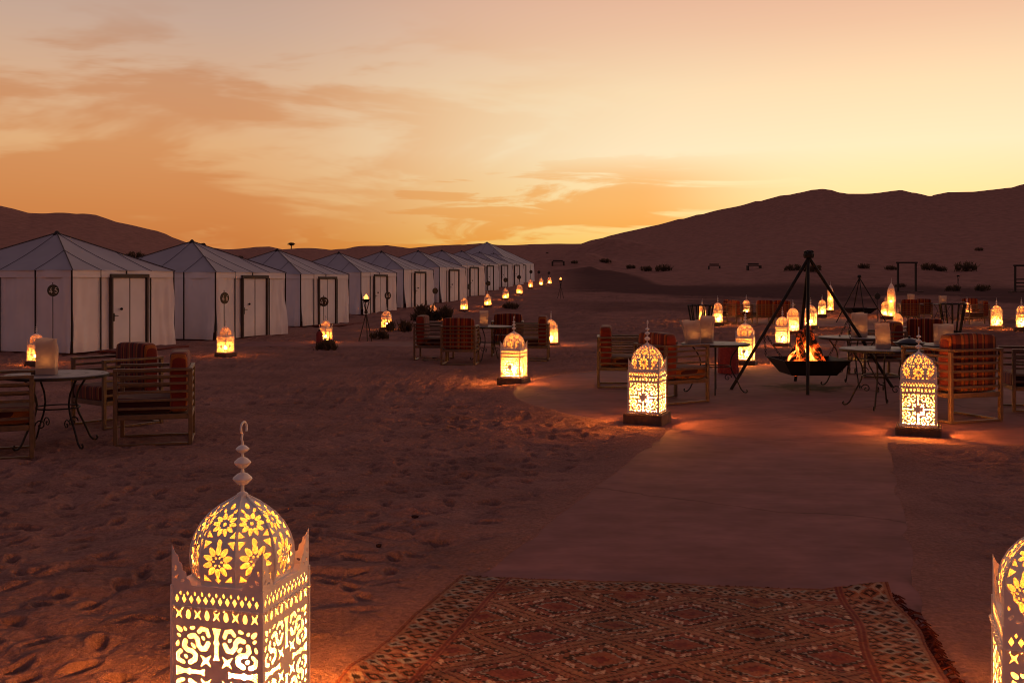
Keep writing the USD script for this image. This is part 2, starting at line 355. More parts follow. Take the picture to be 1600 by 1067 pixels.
CHAR = mat('charred_log', {
    'tc': ('texture_coordinate', {}), 'n': ('noise_texture', {'scale': 9.0, 'detail': 6.0, 'roughness': .7, 'distortion': .8}), 'r': ('rgb_ramp', {'ramp': [(.50, (0, 0, 0)), (.60, (.55, .045, .004)), (.70, (1.0, .20, .02)), (.82, (1, .52, .14))]}),
    'sep': ('separate_xyz', {}), 'zr': ('map_range', {'from_min': .32, 'from_max': .95, 'to_min': 1.0, 'to_max': .15, 'clamp': True}), 'm': ('mix_color', {'blend_type': 'multiply', 'fac': 1.0}), 'cx': ('combine_xyz', {}),
    'n2': ('noise_texture', {'scale': 30.0, 'detail': 5.0}), 'b': ('bump', {'strength': .9, 'distance': .02}),
    'p': ('principled_bsdf', {'base_color': (.02, .013, .01), 'roughness': .9, 'emission_strength': 4.0})},
    [('tc.object', 'n.vector'), ('n.fac', 'r.fac'), ('tc.object', 'sep.vector'), ('sep.z', 'zr.value'), ('zr.result', 'cx.x'), ('zr.result', 'cx.y'), ('zr.result', 'cx.z'), ('r.color', 'm.a'), ('cx.vector', 'm.b'), ('m.result', 'p.emission_color'), ('tc.object', 'n2.vector'), ('n2.fac', 'b.height'), ('b.normal', 'p.normal')])
FLAME = mat('flame', {
    'tc': ('texture_coordinate', {}), 'sep': ('separate_xyz', {}), 'mp': ('mapping', {'scale': (6.5, 6.5, 3.2)}), 'n': ('noise_texture', {'scale': 1.0, 'detail': 4.0, 'distortion': 1.2}),
    'r': ('rgb_ramp', {'ramp': [(.34, (.65, .04, .003)), (.52, (1.0, .17, .014)), (.70, (1, .46, .10))]}), 'e': ('emission', {'strength': 4.2}), 't': ('transparent_bsdf', {}),
    'a': ('map_range', {'range_type': 'smoothstep', 'from_min': .42, 'from_max': .66, 'clamp': True}), 'm': ('mix_closure', {})},
    [('tc.object', 'mp.vector'), ('mp.vector', 'n.vector'), ('n.fac', 'r.fac'), ('r.color', 'e.color'), ('n.fac', 'a.value'), ('a.result', 'm.fac'), ('t.BSDF', 'm.closure1'), ('e.emission', 'm.closure2')], surface='m.closure')
TORCH_FLAME = mat('torch_flame', {'e': ('emission', {'color': (1.0, .30, .06), 'strength': 4.0})}, surface='e.emission')
RUG = mat('rug_wool', {
    'a': ('attribute', {'attribute': 'rug_color'}), 'tc': ('texture_coordinate', {}), 'n': ('noise_texture', {'scale': 3.0, 'detail': 6.0, 'roughness': .65}), 'r': ('rgb_ramp', {'ramp': [(.3, (.72, .70, .68)), (.7, (1.15, 1.15, 1.15))]}), 'm': ('mix_color', {'blend_type': 'multiply', 'fac': 1.0, 'use_clamp': False}),
    'n2': ('noise_texture', {'scale': 130.0, 'detail': 3.0}), 'b': ('bump', {'strength': .8, 'distance': .006}), 'p': ('principled_bsdf', {'roughness': .97, 'specular_ior_level': .05})},
    [('tc.object', 'n.vector'), ('n.fac', 'r.fac'), ('a.color', 'm.a'), ('r.color', 'm.b'), ('m.result', 'p.base_color'), ('tc.object', 'n2.vector'), ('n2.fac', 'b.height'), ('b.normal', 'p.normal')])
FRINGE = plain('rug_fringe', (.06, .014, .012), 1.0, spec=.05)
STONE = plain('pebble', (.05, .022, .018), 1.0, spec=.02, scale=10)
DISH = plain('dark_dish', (.035, .03, .03), .3, metal=.4, spec=.5)
CARVED = plain('dark_timber', (.035, .022, .017), .8, scale=6)

# ------------------------------------------------------------------ ground and terrain
def rise(y):
    y = np.asarray(y, float)
    return 1.9 * (1 - np.exp(-np.log1p(np.exp((y - 45) / 2.0)) * 2.0 / 38))


def at(px, py):
    """The ground point that the camera sees at a photo pixel."""
    D = FPX * EYE / max(py - HORIZON, 1.0)
    for _ in range(60):
        D = .5 * D + .5 * FPX * max(EYE - float(rise(D)), .03) / max(py - HORIZON, .8)
    return np.array([(px - 800) / FPX * D, D, float(rise(D))])


def on_ground(px, D):
    return np.array([(px - 800) / FPX * D, D, float(rise(D))])


PLAT_C, PLAT_R = (5.02, 15.5), 5.02
plat1 = Point(PLAT_C).buffer(PLAT_R, 96)
path1 = Polygon([(1.95, 12.15), (-.42, 5.15), (-1.25, 2.7), (1.15, 2.2), (2.12, 5.2), (4.05, 11.0), (3.6, 12.0)]).difference(plat1)
plat2 = Point((14.4, 42.5)).buffer(5.2, 64)
path2 = Polygon([(6.3, 20.2), (8.1, 19.5), (15.0, 37.8), (12.9, 38.6)]).difference(plat1).difference(plat2)
walk = Polygon([(-7.3, 26.4), (-7.3, 28.6), (4.2, 28.2), (8.6, 27.6), (8.2, 26.0), (4.0, 26.5)]).difference(path2)
RUG_O, RUG_U, RUG_V = np.array([-.29, 5.76]), np.array([.983, -.18]), np.array([-.262, -.965])   # far left corner, across, towards the camera
RUG_W, RUG_L = 2.40, 2.45
rug_poly = Polygon([tuple(RUG_O + a * RUG_U + b * RUG_V) for a, b in ((0, 0), (RUG_W, 0), (RUG_W, RUG_L), (0, RUG_L))])
SLABS = unary_union([plat1, path1, plat2, path2, walk])
FLAT = unary_union([SLABS, rug_poly.buffer(.02)])

# silhouettes of the dune ridges: (distance, width of the windward slope, [(photo x, photo y), ...])
RIDGES = [
    (190, 110, [(-400, 300), (-120, 312), (0, 320), (20, 325), (45, 333), (75, 333), (100, 332), (130, 333), (150, 335), (180, 345), (215, 353), (245, 360), (290, 378), (310, 386), (360, 410), (420, 440)]),
    (330, 120, [(-400, 385), (250, 386), (310, 385), (350, 387), (400, 384), (450, 387), (500, 387), (540, 388), (570, 383), (605, 379), (640, 386), (680, 380), (720, 378), (750, 378), (780, 383), (850, 381), (900, 378), (925, 376), (1000, 385), (2000, 385)]),
    (255, 165, [(780, 425), (850, 400), (900, 383), (925, 375), (1000, 357), (1100, 333), (1200, 310), (1250, 299), (1285, 295), (1300, 296), (1325, 303), (1350, 302), (1410, 297), (1430, 300), (1455, 306), (1480, 299), (1520, 299), (1560, 295), (1600, 288), (1700, 280), (1900, 300), (2300, 330)]),
    (172, 45, [(780, 430), (850, 405), (920, 380), (950, 371), (965, 370), (1000, 378), (1050, 391), (1100, 396), (1150, 394), (1200, 402), (1300, 405), (1450, 404), (1600, 410), (2000, 405)]),
    (140, 27, [(300, 430), (600, 420), (800, 411), (860, 403), (895, 396), (917, 394), (940, 398), (960, 405), (1000, 413), (1060, 417), (1100, 414), (1200, 419), (1300, 412), (1400, 418), (1500, 424), (1600, 420), (2000, 415)]),
    (122, 14, [(700, 450), (820, 430), (870, 419), (920, 416), (960, 424), (1000, 431), (1060, 431), (1140, 424), (1220, 432), (1300, 429), (1400, 434), (1500, 436), (1600, 431), (2000, 430)]),
]


def terrain(X, Y):
    r, az = np.hypot(X, Y), np.arctan2(X, Y)
    z = np.where(Y > 0, rise(np.where(Y > 0, r * np.cos(np.clip(az, -.6, .6)), 0)), 0.0)
    base = z
    P = np.stack([X, Y, 0 * X], -1)
    far = r > 58
    px = 800 + FPX * np.tan(np.clip(az, -.66, .66))
    cosz = np.cos(np.clip(az, -.66, .66))
    wob = meshkit.fbm(np.stack([px / 160, 0 * px, 0 * px + 3.7], -1), 3, 5) - .5
    for k, (R, wd, pts) in enumerate(RIDGES):
        x, y = np.array(pts, float).T
        Rk = R * (1 + .10 * wob * (1 if k % 2 else -1))
        H = EYE + (HORIZON - np.interp(px, x, y)) / FPX * Rk * cosz
        edge = sstep(np.abs(az), 1.6, .66)
        xs = np.linspace(-700, 2700, 681)
        ys = np.interp(xs, x, y)
        g = np.exp(-.5 * (np.arange(-40, 41) / 15.0) ** 2)
        ys = np.convolve(np.pad(ys, 40, mode='edge'), g / g.sum(), 'valid')
        Hs = EYE + (HORIZON - np.interp(px, xs, ys)) / FPX * Rk * cosz
        t = (r - (Rk - wd)) / wd
        k4 = np.clip(1 - np.abs(1 - t) * 2.2, 0, 1) ** 2
        H = Hs * (1 - k4) + H * k4
        H = H * edge + 5.0 * (1 - edge)
        up = np.where(t < 1, np.clip(t, 0, 1) ** 1.35 * (1.0 - .12 * np.sin(np.pi * np.clip(t, 0, 1))), np.exp(-np.maximum(r - Rk, 0) / (wd * .55)))
        tex = (meshkit.fbm(P / (wd * .22) + k * 7.3, 4, k) - .5) * .13 * np.abs(H) * np.clip(t, 0, 1) * np.clip((1 - t) * 3, 0, 1)
        zk = base + np.maximum(H - base, 0) * up + tex
        z = np.where(far, np.maximum(z, zk), z)
    z = np.where(far, z + (meshkit.fbm(P / 9.0, 3, 21) - .5) * .35 * sstep(r, 62, 95) * sstep(r, 130, 100), z)
    return z


def sand_detail(X, Y):
    r = np.hypot(X, Y)
    P = np.stack([X, Y, 0 * X], -1)
    big = (meshkit.fbm(P / 3.5, 2, 31) - .5) * .05
    warp = (np.stack([meshkit.fbm(P / .5, 2, 36), meshkit.fbm(P / .5, 2, 37), 0 * X], -1) - .5) * .35
    Q = P + warp
    mid = meshkit.fbm(Q * np.array([1 / .40, 1 / .30, 1]), 2, 32)
    dents = (np.abs(mid - .5) * 2) ** .8 * .070
    # footprints: small steep hollows with a pushed-up rim, scattered on a jittered grid
    prints = 0 * X
    for s, sc in ((33, 2.6), (38, 3.4)):
        c = np.floor(P[..., :2] * sc)
        h = lambda k: meshkit.noise(np.stack([c[..., 0] * 7.13 + k * 3.7, c[..., 1] * 5.71 + k, 0 * X], -1), s)
        dx = (P[..., 0] * sc - c[..., 0] - .3 - .4 * h(1)) / sc + warp[..., 0] * .22
        dy = (P[..., 1] * sc - c[..., 1] - .3 - .4 * h(2)) / sc + warp[..., 1] * .22
        th = h(3) * 6.28
        u = (dx * np.cos(th) + dy * np.sin(th)) / .095
        w = (dy * np.cos(th) - dx * np.sin(th)) / .048
        d = np.sqrt(u * u + w * w)
        prints += np.where(h(4) > .42, -.040 * sstep(d, 1.0, .45) + .008 * np.exp(-((d - 1.25) / .28) ** 2), 0)
    fine = (meshkit.fbm(Q * np.array([7.0, 10.0, 1]), 3, 34) - .5) * .034
    amount = .35 + .65 * sstep(meshkit.noise(P / 2.6, 35), .25, .65)
    z = big + ((dents - .025) + prints) * amount + fine
    return z * (1 + .8 * sstep(r, 14, 45)) * sstep(r, 140, 70)


def ring_radii():
    r, out = .5, []
    while r < 460:
        out.append(r)
        r *= 1 + (.05 if r < 1.9 else (.0058 if r < 4 else .0034) if r < 15 else .0085 if r < 60 else .012 if r < 300 else .03)
    return np.array(out)


rr = ring_radii()
dense = np.radians(np.arange(-33, 33.001, .095))
coarse = np.radians(np.concatenate([np.arange(36, 180, 6.0)]))
aa = np.concatenate([-coarse[::-1], dense, coarse, [coarse[-1] + math.radians(6)]])
aa = np.sort(aa)
A_, R_ = np.meshgrid(aa, rr)
X_, Y_ = R_ * np.sin(A_), R_ * np.cos(A_)
Z_ = terrain(X_, Y_)
D_ = sand_detail(X_, Y_)
near = (R_ < 52)
sd = np.full(X_.shape, 9.0)
pts = shapely.points(X_[near], Y_[near])
sd_in = shapely.distance(FLAT.boundary, pts)
inside = shapely.contains_xy(FLAT, X_[near], Y_[near])
sd[near] = np.where(inside, -sd_in, sd_in)
wob = meshkit.fbm(np.stack([X_, Y_, 0 * X_], -1) / .45, 3, 41) - .5
s_ = sd + .22 * wob - .02
keep = sstep(s_, .02, .60)
Zs = Z_ + D_ * keep + .034 * (1 - keep) - .12 * sstep(-s_, .0, .16) * sstep(-sd, .0, .10)
Pm = np.stack([X_, Y_, Zs], -1)
ground = sheet(Pm)
gm = usdkit.mesh(stage, W + '/sand', ground, SAND, smooth=True)
pxg = 800 + FPX * np.tan(np.clip(A_, -.66, .66))
nz = meshkit.fbm(np.stack([X_, Y_, 0 * X_], -1) / 6.0, 4, 51)
grav = sstep(R_, 47, 66) * sstep(R_, 130 - 34 * sstep(pxg, 960, 1060), 120 - 34 * sstep(pxg, 960, 1060)) * sstep(pxg, 835, 930) * sstep(nz + .35 * sstep(R_, 60, 85), .40, .62)
grav = np.maximum(.8 * grav, .45 * sstep(R_, 24, 36) * sstep(R_, 112, 60) * sstep(pxg, 850, 960) * sstep(nz, .42, .58))
UsdGeom.PrimvarsAPI(gm).CreatePrimvar('gravel', Sdf.ValueTypeNames.FloatArray, 'vertex').Set(Vt.FloatArray.FromNumpy(grav.astype(np.float32).ravel()))
meta(gm.GetPrim(), 'rippled reddish desert sand with dark gravel flats and dunes rising behind the camp', None, None, 'structure')


def slab(name, poly, label, top=.03, z0=-.12, base=0.0):
    p = shapely.segmentize(poly, .5)
    m = extrude(p, top - z0)
    m.apply_translation((0, 0, z0 + base))
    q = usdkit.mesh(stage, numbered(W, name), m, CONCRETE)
    meta(q.GetPrim(), label, None, None, 'structure')


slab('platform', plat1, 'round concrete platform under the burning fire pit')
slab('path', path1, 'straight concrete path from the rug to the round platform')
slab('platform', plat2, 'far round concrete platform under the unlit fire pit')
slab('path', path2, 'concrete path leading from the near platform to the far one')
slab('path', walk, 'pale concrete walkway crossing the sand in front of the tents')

# ------------------------------------------------------------------ tents
def tent(hx, hy, eave, apex, nfront, nside, sd0):
    """Returns {part name: [meshes]} of a square canvas tent whose door side faces +x."""
    out = {k: [] for k in ('wall_panel', 'roof_panel', 'valance', 'strap', 'hip_strap', 'roof_seam', 'door_panel', 'door_frame', 'door_handle', 'door_knob', 'peak_cap')}

    def fold(P, nrm, u, corner):
        t = np.clip(1 - corner / .55, 0, 1)
        z = P[..., 2]
        a = (meshkit.fbm(np.stack([u * 5.5 + sd0 * 3.1, z * .8, 0 * u], -1), 3, sd0) - .5)
        d = a * (.055 + .20 * t * np.clip(1.1 - z / eave, 0, 1)) + .09 * t * np.clip(1 - z / eave, 0, 1)
        return P + nrm * d[..., None]

    faces = [((1, 0), hy, hx, nfront), ((0, -1), hx, hy, nside), ((-1, 0), hy, hx, nfront), ((0, 1), hx, hy, nside)]
    for fi, ((nx, ny), half, off, n) in enumerate(faces):
        nrm, tan = np.array([nx, ny, 0.0]), np.array([-ny, nx, 0.0])

        def world(u, z, push=0.0):
            u, z = np.broadcast_arrays(np.asarray(u, float), np.asarray(z, float))
            return nrm * (off + push) + u[..., None] * tan + np.stack([0 * z, 0 * z, z], -1)

        cuts = np.linspace(-half, half, n + 1)
        door = fi == 0
        d0, d1, dz = -.55, .70, 1.80
        for a, b in zip(cuts[:-1], cuts[1:]):
            spans = [(a, b, 0.02, eave)]
            if door:
                spans = []
                if a < d0:
                    spans.append((a, min(b, d0), .02, eave))
                if b > d1:
                    spans.append((max(a, d1), b, .02, eave))
                lo, hi = max(a, d0), min(b, d1)
                if hi - lo > .02:
                    spans.append((lo, hi, dz, eave))
            for (u0, u1, z0, z1) in spans:
                U, Z = np.meshgrid(np.linspace(u0, u1, max(3, int((u1 - u0) / .04))), np.linspace(z0, z1, 12), indexing='ij')
                P = fold(world(U, Z), nrm, U + fi * 10, half - np.abs(U))
                m = sheet(P)
                out['wall_panel'].append(m)
        for c in cuts[1:-1]:
            z0 = dz + .02 if door and d0 < c < d1 else .02
            m = bx(-.006, .010, -.017, .017, z0, eave)
            R = np.eye(4)
            R[:3, 0], R[:3, 1], R[:3, 3] = nrm, tan, nrm * (off + .022) + tan * c
            m.apply_transform(R)
            out['strap'].append(m)
        # valance under the roof edge
        U, Z = np.meshgrid(np.linspace(-half - .02, half + .02, 24), np.linspace(eave - .17, eave + .01, 4), indexing='ij')
        P = world(U, Z, .03)
        P = P + nrm * ((meshkit.noise(np.stack([U * 4, Z, 0 * U + fi], -1), 3) - .5) * .035)[..., None]
        out['valance'].append(sheet(P))
        # roof: strips of canvas running up the slope, cut off by the hips
        ap = np.array([0, 0, apex])
        hw = half + .05

        def roof(u, s):
            """u along the eave, s up the slope (0 at the eave, 1 at the peak)."""
            u, s = np.broadcast_arrays(np.asarray(u, float), np.asarray(s, float))
            p = nrm * ((off + .05) * (1 - s))[..., None] + tan * u[..., None] + np.stack([0 * s, 0 * s, eave + (apex - eave) * s], -1)
            sag = -.05 * np.sin(np.pi * np.clip(s, 0, 1)) * np.cos(np.pi / 2 * np.clip(np.abs(u) / np.maximum(hw * (1 - s), 1e-3), 0, 1))
            p[..., 2] += sag
            return p

        rc = cuts.copy()
        rc[0], rc[-1] = -hw, hw
        for a, b in zip(rc[:-1], rc[1:]):
            T = np.linspace(0, 1, 8)
            U, Tt = np.meshgrid(np.linspace(a, b, 7), T, indexing='ij')
            smax = 1 - np.abs(U) / hw
            out['roof_panel'].append(sheet(roof(U, Tt * smax)))
        for c in rc[1:-1]:
            s = np.linspace(0, 1 - abs(c) / hw, 8)
            out['roof_seam'].append(tube(roof(np.full(8, c), s) + np.array([0, 0, .004]), .008, 4))
        # hip at the end u = +half
        s = np.linspace(0, 1, 8)
        hp = roof(hw * (1 - s), s) + np.array([0, 0, .012])
        out['hip_strap'].append(tube(hp, .015, 4))
        cp = world(np.array([half + .01]), np.array([0.0]))[0] + nrm * .03
        out['strap'].append(tube([cp + (0, 0, .03), cp + (0, 0, eave)], .022, 5))
    cap = lathe([(.0, apex + .07), (.03, apex + .06), (.09, apex - .01), (.11, apex - .06)], 8)
    cap.invert()
    out['peak_cap'].append(cap)
    x = hx + .035
    out['door_frame'] += [bevel_box(x - .03, x + .055, -.60, -.535, .02, 1.80, .006), bevel_box(x - .03, x + .055, .685, .75, .02, 1.80, .006), bevel_box(x - .035, x + .065, -.62, .77, 1.802, 1.89, .006)]
    for (a, b) in ((-.53, .072), (.078, .68)):
        out['door_panel'].append(bevel_box(x - .012, x + .012, a, b, .04, 1.79, .004))
        out['door_frame'].append(bx(x + .013, x + .02, a, a + .02, .04, 1.79))
    out['door_frame'].append(bx(x + .013, x + .02, .66, .68, .04, 1.79))
    out['door_handle'] += [cat(bx(x + .012, x + .024, -.50, -.46, .72, .92), tube([(x + .03, -.48, .86), (x + .06, -.48, .86), (x + .062, -.38, .855)], .011, 5))]
    kn = trimesh.creation.icosphere(1, .035)
    kn.apply_translation((x + .05, -.25, 1.02))
    out['door_knob'] += [cat(tube([(x + .01, -.25, 1.02), (x + .04, -.25, 1.02)], .013, 5), kn)]
    return out


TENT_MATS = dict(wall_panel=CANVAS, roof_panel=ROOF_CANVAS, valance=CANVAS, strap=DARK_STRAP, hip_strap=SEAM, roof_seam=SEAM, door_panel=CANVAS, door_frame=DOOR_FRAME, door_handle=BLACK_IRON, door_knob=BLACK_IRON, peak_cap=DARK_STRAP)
TENT_SMOOTH = {'wall_panel', 'roof_panel', 'valance'}


def make_tent(label, loc, rot, dims, seed, group=None):
    t = thing('tent', label, 'tent', loc, rot, group)
    leaf = None
    for k, ms in tent(*dims, seed).items():
        for m in ms:
            q = part(leaf if k in ('door_handle', 'door_knob') else t, k, m, TENT_MATS[k], smooth=k in TENT_SMOOTH)
            if k == 'door_panel' and leaf is None:
                leaf = q
    return t


TG = 'row of pale canvas tents along the left'
ROT = -20.0
fdir, sdir = np.array([.342, .940]), np.array([-.940, .342])
front_left = [(-10.33, 24.07), (-8.56, 29.6), (-7.94, 38.5), (-7.03, 47.7), (-5.55, 52.5), (-4.0, 57.0), (-3.1, 64.0), (-2.3, 74.0), (-1.28, 84.0), (-.23, 92.0)]
tent_labels = ['nearest pale canvas tent, cut off by the left edge, behind the round number plate 45',
               'second tent from the left, standing behind the number plate 46',
               'third tent from the left, with a number plate and lantern before its door',
               'fourth tent from the left, behind the burning tripod torch',
               'fifth tent from the left, behind the dim lantern in the green bush',
               'sixth tent from the left, behind the lantern just right of the green bush',
               'seventh tent from the left, number plate standing in front of its narrow door',
               'eighth tent from the left, in the far half of the tent row',
               'ninth tent from the left, two before the tall peaked end tent',
               'small tent right in front of the tall peaked end tent']
tents = []
for i, (A, lab) in enumerate(zip(front_left, tent_labels)):
    A = np.array(A)
    c = A + 1.8 * fdir + 2.2 * sdir
    zz = float(rise(A[1]))
    if i < 4:
        make_tent(lab, (c[0], c[1], zz), ROT, (2.2, 1.8, 1.97, 2.95, 4, 4), i + 1, TG)
    else:
        if i == 4:
            proto_tent = make_tent(lab, (c[0], c[1], zz), ROT, (2.2, 1.8, 1.97, 2.95, 4, 4), 5, TG)
        else:
            copy_of(proto_tent, lab, (c[0], c[1], zz), ROT + random.uniform(-2, 2))
B = np.array([2.2, 103.4])
c = B - 3.5 * fdir + 3.7 * sdir
make_tent('largest tent with the tallest peak at the far right end of the row', (c[0], c[1], 1.48), ROT, (3.7, 3.5, 2.0, 4.1, 6, 6), 12)
# red mats before the first two doors
for A, lab in ((front_left[0], 'dark red door mat on the sand before the nearest tent'), (front_left[2], 'dark red door mat before the third tent from the left')):
    c = np.array(A) + 1.9 * fdir - .55 * sdir
    m = bevel_box(-.45, .45, -1.3, 1.1, 0, .05, .01).subdivide().subdivide()
    v = np.array(m.vertices)
    v[:, 2] += (meshkit.noise(v * 2.2, 3) - .5) * .05 * (v[:, 2] > .02)
    t = thing('door_mat', lab, 'mat', (c[0], c[1], .0), ROT, 'red mats before the tents')
    part(t, 'mat_body', trimesh.Trimesh(v, m.faces, process=False), RED_MAT, smooth=40)

# ------------------------------------------------------------------ lanterns
def stroke(p, w):
    return LineString(p).buffer(w, 4)


def petal(cx, cy, L_, w, ang):
    a = np.linspace(0, 2 * math.pi, 10, endpoint=False)
    P = np.stack([np.cos(a) * L_ / 2, np.sin(a) * w / 2 * (1 - .25 * np.cos(a))], 1)
    return aff.translate(aff.rotate(Polygon(P), math.degrees(ang), origin=(0, 0)), cx, cy)


def quad4(gs):
    out = []
    for g in gs:
        for fx in (1, -1):
            for fy in (1, -1):
                out.append(aff.scale(g, fx, fy, origin=(0, 0)))
    return out


def main_motif():
    """The square arabesque of a lantern side, on [-1, 1] squared."""
    h = []
    db = Polygon([(-.075, .27), (.075, .27), (.042, .36), (.042, .56), (.07, .62), (.042, .68), (.042, .74), (.10, .92), (-.10, .92), (-.042, .74), (-.042, .68), (-.07, .62), (-.042, .56), (-.042, .36)])
    h += [aff.rotate(db, k * 90, origin=(0, 0)) for k in range(4)]
    star = Polygon([(.12, .12), (.24, .19), (.36, .12), (.30, .24), (.37, .36), (.24, .30), (.12, .37), (.18, .24)])
    q = [star]
    s1 = stroke([(.19, .60), (.25, .49), (.35, .48), (.42, .56), (.43, .66), (.51, .74), (.61, .71)], .050)
    q += [s1, aff.affine_transform(s1, [0, 1, 1, 0, 0, 0])]
    s2 = stroke([(.18, .76), (.22, .87), (.34, .89), (.40, .82)], .042)
    q += [s2, aff.affine_transform(s2, [0, 1, 1, 0, 0, 0])]
    q += [petal(.85, .85, .17, .10, math.pi / 4), petal(.55, .89, .13, .075, -.3), petal(.89, .55, .13, .075, math.pi / 2 + .3), petal(.30, .70, .10, .07, .8), petal(.70, .30, .10, .07, .8)]
    q += [petal(.53, .53, .15, .07, math.pi / 4), petal(.72, .86, .1, .07, .9), petal(.86, .72, .1, .07, .7)]
    return unary_union(h + quad4(q))


def rosette(cx, cy, r, n, ph=0.0):
    return [petal(cx + r * .66 * math.cos(ph + k * 2 * math.pi / n), cy + r * .66 * math.sin(ph + k * 2 * math.pi / n), r * .60, r * .34, ph + k * 2 * math.pi / n) for k in range(n)]


LW, LH, T_ = .37, .50, .0022         # lantern width, height of its square body, sheet thickness


def side_panel_poly():
    plate = sbox(-LW / 2, 0, LW / 2, LH)
    m = aff.scale(main_motif(), .179, .179, origin=(0, 0))
    holes = [aff.translate(m, 0, .190)]
    n = 9
    for k in range(n):
        x = (k - (n - 1) / 2) * .0385
        if k % 2:
            holes.append(petal(x, .398, .036, .019, math.pi / 2))
        else:
            holes += [Polygon([(x - .014, .380), (x, .391), (x + .014, .380), (x + .007, .398), (x + .014, .416), (x, .405), (x - .014, .416), (x - .007, .398)])]
    for k in range(12):
        x = (k - 5.5) * .0295
        holes.append(Polygon([(x - .009, .452), (x, .437), (x + .009, .452), (x, .468)]))
        if k < 11:
            holes.append(Polygon([(x + .0147 - .005, .473), (x + .0147, .464), (x + .0147 + .005, .473), (x + .0147, .482)]))
    return plate.difference(unary_union(holes))


DP = np.array([(.168, 0.0), (.176, .035), (.179, .075), (.175, .115), (.163, .155), (.143, .195), (.114, .232), (.078, .262), (.043, .283), (.020, .297), (.013, .306)])  # dome profile
_ds = np.concatenate([[0], np.cumsum(np.linalg.norm(np.diff(DP, axis=0), axis=1))])
ARC = _ds[-1]


def dome_at(v):
    return np.interp(v, _ds, DP[:, 0]), np.interp(v, _ds, DP[:, 1])


def gore_poly(sides=8):
    t = math.tan(math.pi / sides)
    vs = np.linspace(0, ARC, 40)
    hw = dome_at(vs)[0] * t
    plate = Polygon(list(zip(hw, vs)) + list(zip(-hw[::-1], vs[::-1])))
    holes = rosette(0, .092, .064, 10, math.pi / 10) + rosette(0, .230, .051, 10, 0) + [petal(.017 * math.cos(k * 1.0472), .092 + .017 * math.sin(k * 1.0472), .012, .008, k * 1.0472) for k in range(6)] + [petal(0, .230, .014, .014, 0)]
    for s in (-1, 1):
        holes += [Polygon([(s * .026, .018), (s * .058, .018), (s * .056, .044)]), Polygon([(s * .060, .135), (s * .060, .168), (s * .032, .162)]), Polygon([(s * .056, .178), (s * .054, .206), (s * .034, .180)]),
                  petal(s * .022, .288, .024, .011, math.pi / 2 - s * .5)]
    holes += [Polygon([(-.012, .025), (0, .012), (.012, .025), (0, .036)]), petal(0, .312, .032, .017, math.pi / 2), petal(0, .158, .02, .03, 0)]
    return plate.buffer(-.0025).difference(unary_union(holes)).union(plate.difference(plate.buffer(-.0065)))


def bend_gore(poly, prof, arc, sides, k, strips, thick=.002):
    ms = []
    for a, b in zip(np.linspace(0, arc, strips + 1)[:-1], np.linspace(0, arc, strips + 1)[1:]):
        for p in polys(poly.intersection(sbox(-2, a, 2, b))):
            m = trimesh.creation.extrude_polygon(p, thick, engine='earcut')
            v = np.array(m.vertices)
            rho, z = prof(v[:, 1])
            r1, z1 = prof(v[:, 1] + 1e-3)
            r0, z0 = prof(v[:, 1] - 1e-3)
            tr, tz = r1 - r0, z1 - z0
            l = np.maximum(np.hypot(tr, tz), 1e-9)
            rad = rho + tz / l * (v[:, 2] - thick)
            zz = z - tr / l * (v[:, 2] - thick)
            ang = k * 2 * math.pi / sides
            c, s = math.cos(ang), math.sin(ang)
            ms.append(trimesh.Trimesh(np.stack([rad * c - v[:, 0] * s, rad * s + v[:, 0] * c, zz], 1), m.faces, process=False))
    return cat(*ms)


def rotz(m, deg):
    m = m.copy()
    m.apply_transform(trimesh.transformations.rotation_matrix(math.radians(deg), (0, 0, 1)))
    return m


def panel_mesh(poly, off):
    m = extrude(poly, T_)
    R = np.eye(4)
    R[:3, 0], R[:3, 1], R[:3, 2] = (0, 1, 0), (0, 0, 1), (1, 0, 0)
    R[:3, 3] = (off - T_, 0, 0)
    m.apply_transform(R)
    return m


PL = .13                                # plinth height


